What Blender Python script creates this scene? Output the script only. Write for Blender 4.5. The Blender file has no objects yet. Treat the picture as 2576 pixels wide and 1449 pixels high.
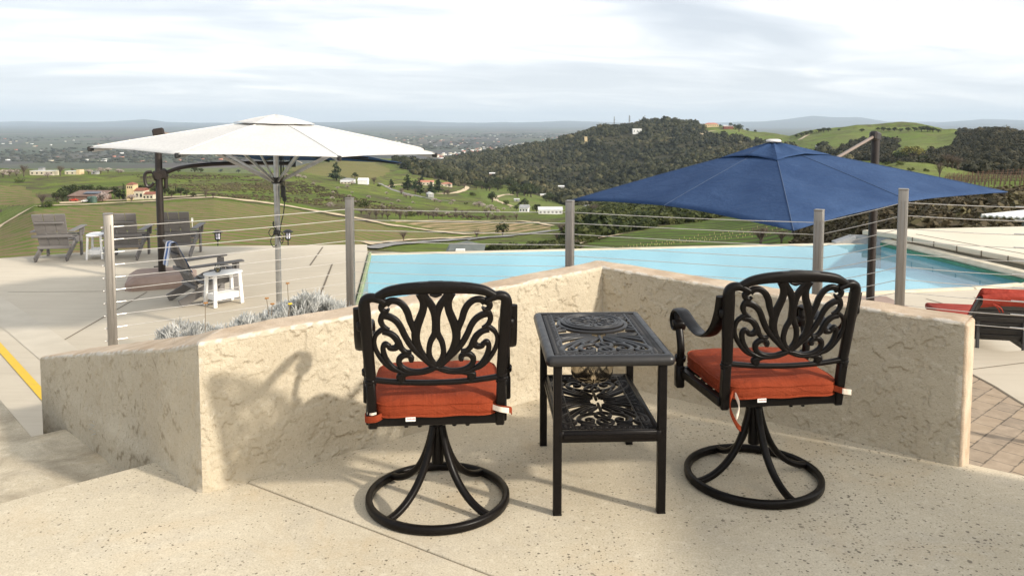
import bpy, bmesh, math, random
import numpy as np
from mathutils import Vector, Matrix
R = math.radians
random.seed(7)
SC = bpy.context.scene
COL = SC.collection

# ------------------------------------------------------------------ camera, sky, sun, exposure
F_PX, W_PX, H_PX = 2000.0, 2576.0, 1449.0        # focal length and picture size in picture units
TH = R(4.2); CX = 1288.0; CY = 305 + F_PX * math.tan(TH); EYE = 1.53
cam = bpy.data.cameras.new('camera'); camo = bpy.data.objects.new('camera', cam); COL.objects.link(camo)
camo.location = (0, 0, EYE); camo.rotation_euler = (math.pi / 2 - TH, 0, 0)
cam.sensor_width = 36.0; cam.lens = 36.0 * F_PX / W_PX
cam.shift_y = -(H_PX / 2 - CY) / W_PX
cam.clip_start = 0.05; cam.clip_end = 250000
SC.camera = camo

SUN_EL = R(27); SUN_H = (0.86, -0.51)            # horizontal direction towards the sun
world = bpy.data.worlds.new('World'); SC.world = world; world.use_nodes = True
def build_world():
    nt = world.node_tree; nt.nodes.clear(); L = nt.links.new
    n = lambda t: nt.nodes.new(t)
    out = n('ShaderNodeOutputWorld'); bg = n('ShaderNodeBackground'); bg.inputs[1].default_value = 0.1
    sky = n('ShaderNodeTexSky'); sky.sky_type = 'NISHITA'; sky.sun_disc = False
    sky.sun_elevation = SUN_EL; sky.sun_rotation = math.atan2(SUN_H[0], SUN_H[1]); sky.altitude = 500; sky.dust_density = 2.0
    tc = n('ShaderNodeTexCoord'); sx = n('ShaderNodeSeparateXYZ'); L(tc.outputs['Generated'], sx.inputs[0])
    def m(op, a, b=None, clamp=False):
        q = n('ShaderNodeMath'); q.operation = op; q.use_clamp = clamp
        for i, v in enumerate((a, b)):
            if v is None: continue
            if isinstance(v, (int, float)): q.inputs[i].default_value = v
            else: L(v, q.inputs[i])
        return q.outputs[0]
    dz = m('ADD', m('MAXIMUM', sx.outputs[2], 0.0), 0.10)
    u = m('DIVIDE', sx.outputs[0], dz); v = m('DIVIDE', sx.outputs[1], dz)
    cb = n('ShaderNodeCombineXYZ'); L(m('MULTIPLY', u, 0.55), cb.inputs[0]); L(m('MULTIPLY', m('ADD', v, m('MULTIPLY', u, -0.25)), 0.8), cb.inputs[1])
    def noise(sc, det, dist, off):
        a = n('ShaderNodeVectorMath'); a.operation = 'ADD'; L(cb.outputs[0], a.inputs[0]); a.inputs[1].default_value = off
        t = n('ShaderNodeTexNoise'); t.inputs['Scale'].default_value = sc; t.inputs['Detail'].default_value = det
        t.inputs['Roughness'].default_value = 0.5; t.inputs['Distortion'].default_value = dist; L(a.outputs[0], t.inputs['Vector']); return t.outputs[0]
    n1 = noise(0.55, 3, 0.6, (3.7, 1.3, 0)); n2 = noise(1.5, 6, 0.9, (11.2, 4.1, 2))
    c = m('ADD', m('MULTIPLY', n1, 0.56), m('MULTIPLY', n2, 0.44))
    # thin cloud is bright; thicker sheets are grey-blue, more of them low over the horizon and to the left
    el = m('MULTIPLY', sx.outputs[2], -0.10); side = m('MULTIPLY', sx.outputs[0], 0.06)
    c = m('ADD', c, m('ADD', el, side))
    rp = n('ShaderNodeValToRGB'); L(c, rp.inputs[0]); e = rp.color_ramp.elements
    e[0].position = 0.39; e[0].color = (0.635, 0.68, 0.74, 1); e[1].position = 0.585; e[1].color = (1.10, 1.085, 1.06, 1)
    q = e.new(0.48); q.color = (0.79, 0.825, 0.87, 1)
    # low sky: pale grey-blue veil
    hz = m('SUBTRACT', 1.0, m('MULTIPLY', m('MAXIMUM', sx.outputs[2], 0.0), 7.0), True)
    hz = m('MULTIPLY', m('POWER', hz, 2.0), 0.7)
    mx = n('ShaderNodeMix'); mx.data_type = 'RGBA'; L(hz, mx.inputs[0]); L(rp.outputs[0], mx.inputs[6]); mx.inputs[7].default_value = (0.90, 0.925, 0.945, 1)
    sc = n('ShaderNodeVectorMath'); sc.operation = 'SCALE'; dt = n('ShaderNodeVectorMath'); dt.operation = 'DOT_PRODUCT'; L(tc.outputs['Generated'], dt.inputs[0]); dt.inputs[1].default_value = (SUN_H[0] * math.cos(SUN_EL), SUN_H[1] * math.cos(SUN_EL), math.sin(SUN_EL))
    au = m('MULTIPLY', m('POWER', m('MAXIMUM', dt.outputs['Value'], 0.0), 5.0), 1.6)      # thin cloud round the sun: warm glow added to lift and soften shade
    ac = n('ShaderNodeVectorMath'); ac.operation = 'SCALE'; ac.inputs[0].default_value = (1.18, 1.05, 0.86); L(au, ac.inputs[3])
    ad_ = n('ShaderNodeVectorMath'); ad_.operation = 'ADD'; L(mx.outputs[2], ad_.inputs[0]); L(ac.outputs[0], ad_.inputs[1]); L(ad_.outputs[0], sc.inputs[0]); sc.inputs[3].default_value = SKY_GAIN
    m2 = n('ShaderNodeMix'); m2.data_type = 'RGBA'; m2.inputs[0].default_value = 0.86
    L(sky.outputs[0], m2.inputs[6]); L(sc.outputs[0], m2.inputs[7])
    L(m2.outputs[2], bg.inputs[0]); L(bg.outputs[0], out.inputs[0])
SKY_GAIN = 9.8
build_world()
sl = bpy.data.lights.new('sun', 'SUN'); sl.energy = 3.6; sl.angle = R(2.8); sl.color = (1.0, 0.92, 0.80)
so = bpy.data.objects.new('sun', sl); COL.objects.link(so)
_d = Vector((SUN_H[0] * math.cos(SUN_EL), SUN_H[1] * math.cos(SUN_EL), math.sin(SUN_EL))).normalized()
so.rotation_euler = (-_d).to_track_quat('-Z', 'Y').to_euler(); so.location = (8, -6, 12)
SC.view_settings.view_transform = 'Standard'; SC.view_settings.look = 'None'
SC.view_settings.exposure = 0.36; SC.view_settings.gamma = 1.0; SC.view_settings.use_curve_mapping = False
SC.render.engine = 'CYCLES'; SC.cycles.use_denoising = True
SC.cycles.max_bounces = 8; SC.cycles.transparent_max_bounces = 16; SC.cycles.volume_bounces = 0

# ------------------------------------------------------------------ picture unit <-> world
_c, _s = math.cos(TH), math.sin(TH)
def at_z(px, py, z=0.0):
    d = ((px - CX) / F_PX, _c - (py - CY) / F_PX * _s, -_s - (py - CY) / F_PX * _c); t = (z - EYE) / d[2]
    return Vector((d[0] * t, d[1] * t, z))
def py_of(z, y):
    z = z - EYE; return CY - F_PX * (y * _s + z * _c) / (y * _c - z * _s)
def z_of(py, y):
    u = -(np.asarray(py) - CY) / F_PX; return EYE + y * (u * _c - _s) / (_c + u * _s)
def dep_of(y, z): return y * _c - (z - EYE) * _s

# ------------------------------------------------------------------ objects
def setp(o, label=None, cat=None, group=None, kind=None):
    for k, v in (('label', label), ('category', cat), ('group', group), ('kind', kind)):
        if v: o[k] = v
    return o
def thing(name, label, cat, loc=(0, 0, 0), rz=0.0, group=None):
    o = bpy.data.objects.new(name, None); COL.objects.link(o); o.location = loc; o.rotation_euler = (0, 0, rz); o.empty_display_size = 0.1
    return setp(o, label, cat, group)
class MB:
    def __init__(s): s.v = []; s.f = []; s.m = []
    def add(s, vs, fs, mi=0):
        b = len(s.v); s.v.extend([tuple(p) for p in vs]); s.f.extend([tuple(i + b for i in f) for f in fs]); s.m.extend([mi] * len(fs)); return s
    def box(s, c, d, bev=0.0, M=None, mi=0, seg=1):
        bm = bmesh.new(); bmesh.ops.create_cube(bm, size=1.0)
        for v in bm.verts: v.co = Vector((v.co.x * d[0], v.co.y * d[1], v.co.z * d[2]))
        if bev > 0: bmesh.ops.bevel(bm, geom=bm.edges[:], offset=bev, segments=seg, profile=0.5, affect='EDGES')
        T = Matrix.Translation(c) @ (M.to_4x4() if M is not None else Matrix.Identity(4))
        bm.verts.index_update()
        s.add([T @ v.co for v in bm.verts], [[v.index for v in f.verts] for f in bm.faces], mi); bm.free(); return s
    def beam(s, a, b, w, h, bev=0.0, up=(0, 0, 1), mi=0):
        a, b = Vector(a), Vector(b); y = (b - a); L = y.length; y.normalize(); x = y.cross(Vector(up))
        if x.length < 1e-5: x = Vector((1, 0, 0))
        x.normalize(); z = x.cross(y); M = Matrix((x, y, z)).transposed()
        return s.box((a + b) / 2, (w, L, h), bev, M, mi)
    def tube(s, pts, r, n=10, cap=True, mi=0, prof=None, up=None):
        pts = [Vector(p) for p in pts]; k = len(pts); rs = r if hasattr(r, '__len__') else [r] * k
        prof = prof or [(math.cos(2 * math.pi * i / n), math.sin(2 * math.pi * i / n)) for i in range(n)]; n = len(prof)
        vs = []; px = None
        for i, p in enumerate(pts):
            t = (pts[min(i + 1, k - 1)] - pts[max(i - 1, 0)]).normalized()
            if px is None:
                a = Vector(up) if up is not None else (Vector((0, 0, 1)) if abs(t.z) < 0.9 else Vector((1, 0, 0)))
                px = (a - t * a.dot(t)).normalized()
            else:
                a = Vector(up) if up is not None else px
                px = (a - t * a.dot(t)).normalized()
            q = t.cross(px)
            vs += [p + (px * c + q * d) * rs[i] for c, d in prof]
        fs = [(i * n + j, i * n + (j + 1) % n, (i + 1) * n + (j + 1) % n, (i + 1) * n + j) for i in range(k - 1) for j in range(n)]
        if cap: fs += [tuple(range(n - 1, -1, -1)), tuple((k - 1) * n + j for j in range(n))]
        return s.add(vs, fs, mi)
    def ring(s, c, Rr, w, h, n=64, axis='z', mi=0):
        pr = [(-1, -.5), (-.75, -.85), (0, -1), (.75, -.85), (1, -.5), (1, .5), (.75, .85), (0, 1), (-.75, .85), (-1, .5)]
        vs = []
        for i in range(n):
            a = 2 * math.pi * i / n
            for u, v in pr:
                r = Rr + u * w / 2; vs.append((c[0] + r * math.cos(a), c[1] + r * math.sin(a), c[2] + v * h / 2))
        m = len(pr)
        return s.add(vs, [(i * m + j, ((i + 1) % n) * m + j, ((i + 1) % n) * m + (j + 1) % m, i * m + (j + 1) % m) for i in range(n) for j in range(m)], mi)
    def lathe(s, prof, c=(0, 0, 0), n=24, mi=0, cap=False):
        vs = []
        for r, z in prof:
            vs += [(c[0] + r * math.cos(2 * math.pi * i / n), c[1] + r * math.sin(2 * math.pi * i / n), c[2] + z) for i in range(n)]
        fs = [(k * n + i, k * n + (i + 1) % n, (k + 1) * n + (i + 1) % n, (k + 1) * n + i) for k in range(len(prof) - 1) for i in range(n)]
        if cap: fs += [tuple(range(n - 1, -1, -1)), tuple((len(prof) - 1) * n + i for i in range(n))]
        return s.add(vs, fs, mi)
    def prism(s, poly, z0, z1, mi=0, bottom=True):
        n = len(poly); vs = [(p[0], p[1], z1) for p in poly] + [(p[0], p[1], z0) for p in poly]
        fs = [tuple(range(n))] + ([tuple(range(2 * n - 1, n - 1, -1))] if bottom else []) + [(i, i + n, (i + 1) % n + n, (i + 1) % n) for i in range(n)]
        return s.add(vs, fs, mi)
    def ribbon(s, pts, ws, th, fn, sub=6, mi=0, closed=False):
        """flat bar with a crowned section following 2-D points; fn(u, v, w) maps (plane u, plane v, thickness w) to 3-D"""
        P, Wd = crom(pts, ws, sub, closed); k = len(P)
        pr = [(-1, -.45), (-.62, -.88), (0, -1), (.62, -.88), (1, -.45), (1, .45), (.62, .88), (0, 1), (-.62, .88), (-1, .45)]; m = len(pr)
        vs = []
        for i in range(k):
            a = P[(i - 1) % k] if closed else P[max(i - 1, 0)]; b = P[(i + 1) % k] if closed else P[min(i + 1, k - 1)]
            tx, ty = b[0] - a[0], b[1] - a[1]; l = math.hypot(tx, ty) or 1; nx, ny = -ty / l, tx / l
            for u, v in pr: vs.append(fn(P[i][0] + nx * u * Wd[i] / 2, P[i][1] + ny * u * Wd[i] / 2, v * th / 2))
        e = k if closed else k - 1
        fs = [(i * m + j, i * m + (j + 1) % m, ((i + 1) % k) * m + (j + 1) % m, ((i + 1) % k) * m + j) for i in range(e) for j in range(m)]
        if not closed: fs += [tuple(range(m - 1, -1, -1)), tuple((k - 1) * m + j for j in range(m))]
        return s.add(vs, fs, mi)
def crom(pts, ws, sub, closed=False):
    k = len(pts)
    if not hasattr(ws, '__len__'): ws = [ws] * k
    if sub <= 1: return list(pts), list(ws)
    out, wo = [], []
    for i in range(k if closed else k - 1):
        p = [pts[(i + j) % k] if closed else pts[min(max(i + j, 0), k - 1)] for j in (-1, 0, 1, 2)]
        for t in range(sub):
            t /= sub; t2, t3 = t * t, t * t * t
            out.append(tuple(0.5 * (2 * p[1][d] + (p[2][d] - p[0][d]) * t + (2 * p[0][d] - 5 * p[1][d] + 4 * p[2][d] - p[3][d]) * t2 + (3 * p[1][d] - p[0][d] - 3 * p[2][d] + p[3][d]) * t3) for d in range(len(p[0]))))
            wo.append(ws[i] + (ws[(i + 1) % k] - ws[i]) * t)
    if not closed: out.append(tuple(pts[-1])); wo.append(ws[-1])
    return out, wo
def smooth(me, ang=35):
    me.polygons.foreach_set('use_smooth', [True] * len(me.polygons))
    if ang: me.set_sharp_from_angle(angle=R(ang))
def obj(name, mb, mats, parent=None, ang=35, loc=None):
    me = bpy.data.meshes.new(name); me.from_pydata(mb.v, [], mb.f)
    for m in (mats if isinstance(mats, (list, tuple)) else [mats]): me.materials.append(m)
    if any(mb.m): me.polygons.foreach_set('material_index', mb.m)
    smooth(me, ang); me.update()
    o = bpy.data.objects.new(name, me); COL.objects.link(o)
    if parent is not None: o.parent = parent
    if loc is not None: o.location = loc
    return o
def npmesh(name, V, Fc, mats, parent=None, mi=None, ang=None, flat=False, attr=None):
    V = np.asarray(V, np.float32); Fc = np.asarray(Fc, np.int32); k = Fc.shape[1]
    me = bpy.data.meshes.new(name); me.vertices.add(len(V)); me.vertices.foreach_set('co', V.ravel())
    me.loops.add(Fc.size); me.loops.foreach_set('vertex_index', Fc.ravel())
    me.polygons.add(len(Fc)); me.polygons.foreach_set('loop_start', np.arange(0, Fc.size, k, dtype=np.int32))
    for m in (mats if isinstance(mats, (list, tuple)) else [mats]): me.materials.append(m)
    if mi is not None: me.polygons.foreach_set('material_index', np.asarray(mi, np.int32))
    me.update(calc_edges=True)
    if not flat: smooth(me, ang)
    for an, av in (attr or {}).items():
        a = me.attributes.new(an, 'FLOAT', 'POINT'); a.data.foreach_set('value', np.asarray(av, np.float32))
    o = bpy.data.objects.new(name, me); COL.objects.link(o)
    if parent is not None: o.parent = parent
    return o
def kids(o): return [c for c in o.children]
def dup(root, loc, rz, label=None, group=None, scale=None):
    def cp(o, par):
        c = o.copy(); COL.objects.link(c)
        if par is not None: c.parent = par
        for ch in kids(o): cp(ch, c)
        return c
    r = cp(root, None); r.location = loc; r.rotation_euler = (0, 0, rz)
    if scale: r.scale = scale
    if label: r['label'] = label
    if group: r['group'] = group
    return r
# value noise
_rt = np.random.default_rng(11).random((256, 256))
def vn(x, y):
    xi = np.floor(x).astype(int); yi = np.floor(y).astype(int); fx = x - xi; fy = y - yi
    fx = fx * fx * (3 - 2 * fx); fy = fy * fy * (3 - 2 * fy); g = lambda a, b: _rt[a & 255, b & 255]
    return (g(xi, yi) * (1 - fx) + g(xi + 1, yi) * fx) * (1 - fy) + (g(xi, yi + 1) * (1 - fx) + g(xi + 1, yi + 1) * fx) * fy
def fbm(x, y, o=4, g=0.5):
    a, t, n = 1.0, 0.0, 0.0
    for i in range(o): t = t + a * vn(x * 2 ** i + 17.3 * i, y * 2 ** i - 9.1 * i); n += a; a *= g
    return t / n

# ------------------------------------------------------------------ materials
class NT:
    def __init__(s, name):
        s.mat = bpy.data.materials.new(name); s.mat.use_nodes = True; s.nt = s.mat.node_tree; s.nt.nodes.clear()
        s.out = s.n('ShaderNodeOutputMaterial')
    def n(s, t, **kw):
        q = s.nt.nodes.new(t)
        for k, v in kw.items(): setattr(q, k, v)
        return q
    def set(s, sock, v):
        if isinstance(v, bpy.types.NodeSocket): s.nt.links.new(v, sock)
        elif isinstance(v, (tuple, list)) and len(v) == 3 and sock.type == 'RGBA': sock.default_value = (*v, 1)
        else: sock.default_value = v
    def math(s, op, a, b=0.0, clamp=False):
        q = s.n('ShaderNodeMath', operation=op, use_clamp=clamp); s.set(q.inputs[0], a); s.set(q.inputs[1], b); return q.outputs[0]
    def co(s, kind='Object', scale=None, rot=None):
        v = s.n('ShaderNodeTexCoord').outputs[kind]
        if scale is not None or rot is not None:
            mp = s.n('ShaderNodeMapping'); s.set(mp.inputs['Vector'], v)
            if scale is not None: mp.inputs['Scale'].default_value = scale if hasattr(scale, '__len__') else (scale,) * 3
            if rot is not None: mp.inputs['Rotation'].default_value = rot
            v = mp.outputs[0]
        return v
    def noise(s, vec, scale, detail=4, rough=0.55, dist=0.0, out=0):
        q = s.n('ShaderNodeTexNoise'); s.set(q.inputs['Vector'], vec); q.inputs['Scale'].default_value = scale; q.inputs['Detail'].default_value = detail
        q.inputs['Roughness'].default_value = rough; q.inputs['Distortion'].default_value = dist; return q.outputs[out]
    def voro(s, vec, scale, feature='F1', rnd=1.0):
        q = s.n('ShaderNodeTexVoronoi', feature=feature, voronoi_dimensions='2D'); s.set(q.inputs['Vector'], vec); q.inputs['Scale'].default_value = scale; q.inputs['Randomness'].default_value = rnd; return q
    def ramp(s, f, stops):
        q = s.n('ShaderNodeValToRGB'); s.set(q.inputs[0], f); e = q.color_ramp.elements
        while len(e) < len(stops): e.new(0.5)
        for el, (p, c) in zip(e, stops):
            el.position = p; el.color = (c, c, c, 1) if isinstance(c, (int, float)) else (*c, 1)
        return q.outputs[0]
    def mix(s, f, a, b, mode='MIX'):
        q = s.n('ShaderNodeMix', data_type='RGBA', blend_type=mode); s.set(q.inputs[0], f); s.set(q.inputs[6], a); s.set(q.inputs[7], b); return q.outputs[2]
    def bump(s, h, strength=0.5, dist=0.01, normal=None):
        q = s.n('ShaderNodeBump'); s.set(q.inputs['Height'], h); q.inputs['Strength'].default_value = strength; q.inputs['Distance'].default_value = dist
        if normal is not None: s.set(q.inputs['Normal'], normal)
        return q.outputs[0]
    def attr(s, name): return s.n('ShaderNodeAttribute', attribute_name=name).outputs['Fac']
    def bsdf(s, color, rough=0.6, metal=0.0, normal=None, spec=0.5, **kw):
        b = s.n('ShaderNodeBsdfPrincipled'); s.set(b.inputs['Base Color'], color); s.set(b.inputs['Roughness'], rough); s.set(b.inputs['Metallic'], metal)
        s.set(b.inputs['Specular IOR Level'], spec)
        if normal is not None: s.set(b.inputs['Normal'], normal)
        for k, v in kw.items(): s.set(b.inputs[k.replace('_', ' ')], v)
        return b.outputs[0]
    def done(s, sh): s.nt.links.new(sh, s.out.inputs[0]); return s.mat
def pm(name, c1, c2=None, scale=6.0, rough=0.6, metal=0.0, bump=0.0, bs=60.0, spec=0.5, detail=4, coord='Object', stretch=None, bd=0.004):
    t = NT(name); v = t.co(coord, stretch)
    col = t.mix(t.ramp(t.noise(v, scale, detail), [(0.35, 0.0), (0.65, 1.0)]), c1, c2) if c2 else c1
    nr = t.bump(t.noise(v, bs, 3), bump, bd) if bump else None
    return t.done(t.bsdf(col, rough, metal, nr, spec))
def cloth(name, c1, c2, scale=3.0, transl=0.25, weave=900.0, wrinkle=0.25, fold=(4.0, 0.02)):
    t = NT(name); v = t.co('Object')
    col = t.mix(t.ramp(t.noise(v, scale, 5, 0.6), [(0.35, 0.0), (0.7, 1.0)]), c1, c2)
    col = t.mix(t.ramp(t.noise(t.co('Object', (1, .02, .02) if weave == 500 else (1, 1, 1)), 330 if weave == 500 else 40, 3, .6), [(0.35, 0.30), (0.62, 0.0)]), col, tuple(k * .62 for k in c1))
    nr = t.bump(t.noise(v, weave, 2), 0.15, 0.001, t.bump(t.noise(t.co('Object', (1, 1, 3)), fold[0], 5, 0.65, 0.8), wrinkle, fold[1]))
    a = t.bsdf(col, 0.85, 0, nr, 0.15)
    if transl > 0:
        b = t.n('ShaderNodeBsdfTranslucent'); t.set(b.inputs[0], col); m = t.n('ShaderNodeMixShader'); m.inputs[0].default_value = transl
        t.nt.links.new(a, m.inputs[1]); t.nt.links.new(b.outputs[0], m.inputs[2]); a = m.outputs[0]
    return t.done(a)

def stucco_mat():
    t = NT('stucco'); v = t.co('Object')
    big = t.noise(v, 2.2, 5, 0.6); col = t.mix(t.ramp(big, [(0.3, 0.0), (0.7, 1.0)]), (0.475, 0.41, 0.305), (0.56, 0.492, 0.372))
    col = t.mix(t.ramp(t.noise(v, 85, 4, 0.7), [(0.54, 0.0), (0.70, 0.55)]), col, (0.27, 0.215, 0.145))
    col = t.mix(t.ramp(t.noise(v, 60, 3, 0.7, 0.4), [(0.60, 0.0), (0.72, 0.5)]), col, (0.66, 0.60, 0.49))
    cap = t.ramp(t.attr('cap'), [(0.4, 0.0), (0.6, 1.0)])
    capc = t.mix(t.ramp(t.noise(v, 7, 6, 0.65), [(0.3, 0.0), (0.72, 1.0)]), (0.42, 0.31, 0.21), (0.64, 0.52, 0.39))
    col = t.mix(cap, col, capc)
    col = t.mix(t.math('MULTIPLY', t.ramp(t.attr('crev'), [(0.25, 0.0), (1.0, 1.0)]), 0.42), col, (0.20, 0.15, 0.095))  # crevice tint: cracks, dirt and lip shade put into the colour
    col = t.mix(t.math('MULTIPLY', t.attr('chip'), 0.8), col, (0.64, 0.59, 0.51))
    dirt = t.ramp(t.noise(t.co('Object', (1, 1, 0.35)), 5.5, 5, 0.6), [(0.55, 0.0), (0.75, 0.3)])
    col = t.mix(dirt, col, (0.40, 0.325, 0.225))
    h = t.noise(v, 150, 4, 0.65); h2 = t.noise(v, 45, 4, 0.6)
    nr = t.bump(h, 0.9, 0.006, t.bump(h2, 0.5, 0.008))
    return t.done(t.bsdf(col, 0.9, 0, nr, 0.2))
def floor_mat(name='pitted_concrete', dirt=0.0):
    t = NT(name); v = t.co('Object')
    col = t.mix(t.ramp(t.noise(v, 1.3, 5, 0.62), [(0.32, 0.0), (0.68, 1.0)]), (0.53, 0.455, 0.33), (0.65, 0.575, 0.44))
    col = t.mix(t.ramp(t.noise(v, 4.5, 6, 0.7), [(0.5, 0.0), (0.75, 0.55)]), col, (0.46, 0.41, 0.335))
    col = t.mix(t.ramp(t.noise(v, 140, 2), [(0.35, 0.38), (0.62, 0.0)]), col, (0.28, 0.225, 0.145))
    col = t.mix(t.ramp(t.noise(v, 26, 5, 0.7), [(0.52, 0.0), (0.72, 0.45)]), col, (0.74, 0.67, 0.53))
    col = t.mix(t.ramp(t.noise(v, 2.2, 5, 0.65, 0.6), [(0.54, 0.0), (0.70, 0.40)]), col, (0.54, 0.41, 0.25))
    sx = t.n('ShaderNodeSeparateXYZ'); t.set(sx.inputs[0], v)
    dens = t.math('ADD', t.math('MULTIPLY', sx.outputs[0], 0.055), t.noise(v, 1.1, 3, 0.6))
    dens = t.ramp(dens, [(0.30, 0.35), (0.66, 1.0)])
    pits = None; dk = None
    for sc, lo, amp in ((28.0, -0.15, 0.40), (52.0, -0.15, 0.42)):
        w = t.n('ShaderNodeVectorMath', operation='ADD'); t.set(w.inputs[0], v)
        nz = t.n('ShaderNodeVectorMath', operation='SCALE'); t.set(nz.inputs[0], t.noise(v, 70, 3, 0.6, 0, 1)); nz.inputs[3].default_value = 0.02; t.set(w.inputs[1], nz.outputs[0])
        vo = t.voro(w.outputs[0], sc); rs = t.n('ShaderNodeSeparateColor'); t.set(rs.inputs[0], vo.outputs['Color'])
        rad = t.math('MULTIPLY', t.math('ADD', t.math('MULTIPLY', rs.outputs[0], amp), lo), dens)
        p = t.math('MULTIPLY', t.math('SUBTRACT', rad, vo.outputs['Distance']), 16.0, True)
        pits = p if pits is None else t.math('MAXIMUM', pits, p)
    col = t.mix(t.math('MULTIPLY', pits, t.ramp(t.noise(v, 3.0, 2), [(0.35, 0.55), (0.65, 0.95)])), col, (0.105, 0.085, 0.06))
    # hairline cracks
    ve = t.voro(t.co('Object', 1.0), 1.1, 'DISTANCE_TO_EDGE'); wv = t.n('ShaderNodeVectorMath', operation='ADD'); t.set(wv.inputs[0], v)
    n3 = t.n('ShaderNodeVectorMath', operation='SCALE'); t.set(n3.inputs[0], t.noise(v, 9, 4, 0.7, 0, 1)); n3.inputs[3].default_value = 0.22; t.set(wv.inputs[1], n3.outputs[0]); t.set(ve.inputs['Vector'], wv.outputs[0])
    crk = t.math('MULTIPLY', t.math('SUBTRACT', 1.0, t.math('MULTIPLY', ve.outputs['Distance'], 260.0), True), t.ramp(t.noise(v, 0.9, 2), [(0.60, 0.0), (0.68, 0.5)]))
    col = t.mix(crk, col, (0.2, 0.16, 0.11))
    if dirt: col = t.mix(t.ramp(t.noise(v, 3.4, 6, 0.68, 0.5), [(0.40, 0.0), (0.66, dirt)]), col, (0.25, 0.205, 0.145))  # dirt stains on the landing that also paint in its shade
    nr = t.bump(pits, -0.9, 0.006, t.bump(t.noise(v, 120, 4, 0.65), 0.28, 0.004))
    return t.done(t.bsdf(col, 0.85, 0, nr, 0.25))
def deck_mat():
    t = NT('broomed_concrete'); v = t.co('Object')
    col = t.mix(t.ramp(t.noise(v, 0.5, 5, 0.6), [(0.3, 0.0), (0.7, 1.0)]), (0.50, 0.44, 0.345), (0.59, 0.525, 0.42))
    col = t.mix(t.ramp(t.noise(t.co('Object', (0.4, 4, 1)), 2.5, 5, 0.6), [(0.48, 0.0), (0.75, 0.35)]), col, (0.40, 0.345, 0.26))
    nr = t.bump(t.noise(t.co('Object', (2, 30, 1)), 6, 3), 0.15, 0.003)
    return t.done(t.bsdf(col, 0.85, 0, nr, 0.25))
def paver_mat():
    t = NT('clay_pavers'); v = t.co('Object', 1.0, (0, 0, R(-42)))
    w = t.n('ShaderNodeVectorMath', operation='ADD'); t.set(w.inputs[0], v); sc = t.n('ShaderNodeVectorMath', operation='SCALE'); t.set(sc.inputs[0], t.noise(v, 14, 3, 0.6, 0, 1)); sc.inputs[3].default_value = 0.02; t.set(w.inputs[1], sc.outputs[0])
    b = t.n('ShaderNodeTexBrick'); t.set(b.inputs['Vector'], w.outputs[0]); b.inputs['Scale'].default_value = 1.0
    b.inputs['Brick Width'].default_value = 0.225; b.inputs['Row Height'].default_value = 0.165; b.inputs['Mortar Size'].default_value = 0.007; b.inputs['Mortar Smooth'].default_value = 0.4
    t.set(b.inputs['Color1'], (0.36, 0.275, 0.19)); t.set(b.inputs['Color2'], (0.27, 0.215, 0.16)); t.set(b.inputs['Mortar'], (0.10, 0.08, 0.06))
    col = t.mix(t.ramp(t.noise(v, 9, 5, 0.65), [(0.4, 0.0), (0.7, 0.6)]), b.outputs[0], (0.47, 0.37, 0.27))
    nr = t.bump(b.outputs['Fac'], -0.8, 0.012, t.bump(t.noise(v, 90, 3), 0.25, 0.004))
    return t.done(t.bsdf(col, 0.85, 0, nr, 0.25))
def metal_steel():
    t = NT('brushed_steel'); v = t.co('Object', (40, 40, 2.2))
    n = t.noise(v, 3, 4, 0.6); col = t.mix(n, (0.20, 0.18, 0.155), (0.37, 0.34, 0.30))
    return t.done(t.bsdf(col, t.ramp(n, [(0.3, 0.38), (0.7, 0.55)]), 0.8, t.bump(n, 0.1, 0.002)))
def bronze_mat():
    t = NT('cast_bronze_black'); v = t.co('Object'); sp = t.ramp(t.noise(v, 420, 2, 0.7), [(0.60, 0.0), (0.72, 1.0)])
    col = t.mix(t.math('MULTIPLY', sp, 0.55), t.mix(t.noise(v, 12, 3), (0.004, 0.0033, 0.003), (0.008, 0.0062, 0.0055)), (0.05, 0.034, 0.024))
    return t.done(t.bsdf(col, t.ramp(t.noise(v, 30, 3), [(0.3, 0.30), (0.7, 0.44)]), 0.0, t.bump(t.noise(v, 260, 3, 0.6), 0.16, 0.0015), 0.16))
def table_mat():
    t = NT('cast_bronze_grey'); v = t.co('Object')
    col = t.mix(t.noise(v, 12, 3), (0.012, 0.011, 0.011), (0.022, 0.020, 0.019))
    return t.done(t.bsdf(col, t.ramp(t.noise(v, 30, 3), [(0.3, 0.36), (0.7, 0.48)]), 0.0, t.bump(t.noise(v, 260, 3, 0.6), 0.2, 0.0015), 0.5))
def water_mat():
    t = NT('pool_water'); v = t.co('Object')
    nr = t.bump(t.noise(v, 5.0, 4, 0.55), 0.06, 0.02, t.bump(t.noise(v, 0.9, 3, 0.5), 0.05, 0.03))
    fr = t.n('ShaderNodeFresnel'); fr.inputs[0].default_value = 1.33; t.set(fr.inputs['Normal'], nr)
    tr = t.n('ShaderNodeBsdfTransparent'); t.set(tr.inputs[0], (0.90, 0.985, 0.995))
    gl = t.n('ShaderNodeBsdfGlossy'); gl.inputs['Roughness'].default_value = 0.03; t.set(gl.inputs['Normal'], nr)
    m = t.n('ShaderNodeMixShader'); bk = t.n('ShaderNodeNewGeometry').outputs['Backfacing']; t.set(m.inputs[0], t.math('MULTIPLY', fr.outputs[0], t.math('SUBTRACT', 1.0, bk))); t.nt.links.new(tr.outputs[0], m.inputs[1]); t.nt.links.new(gl.outputs[0], m.inputs[2])
    return t.done(m.outputs[0])
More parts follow.
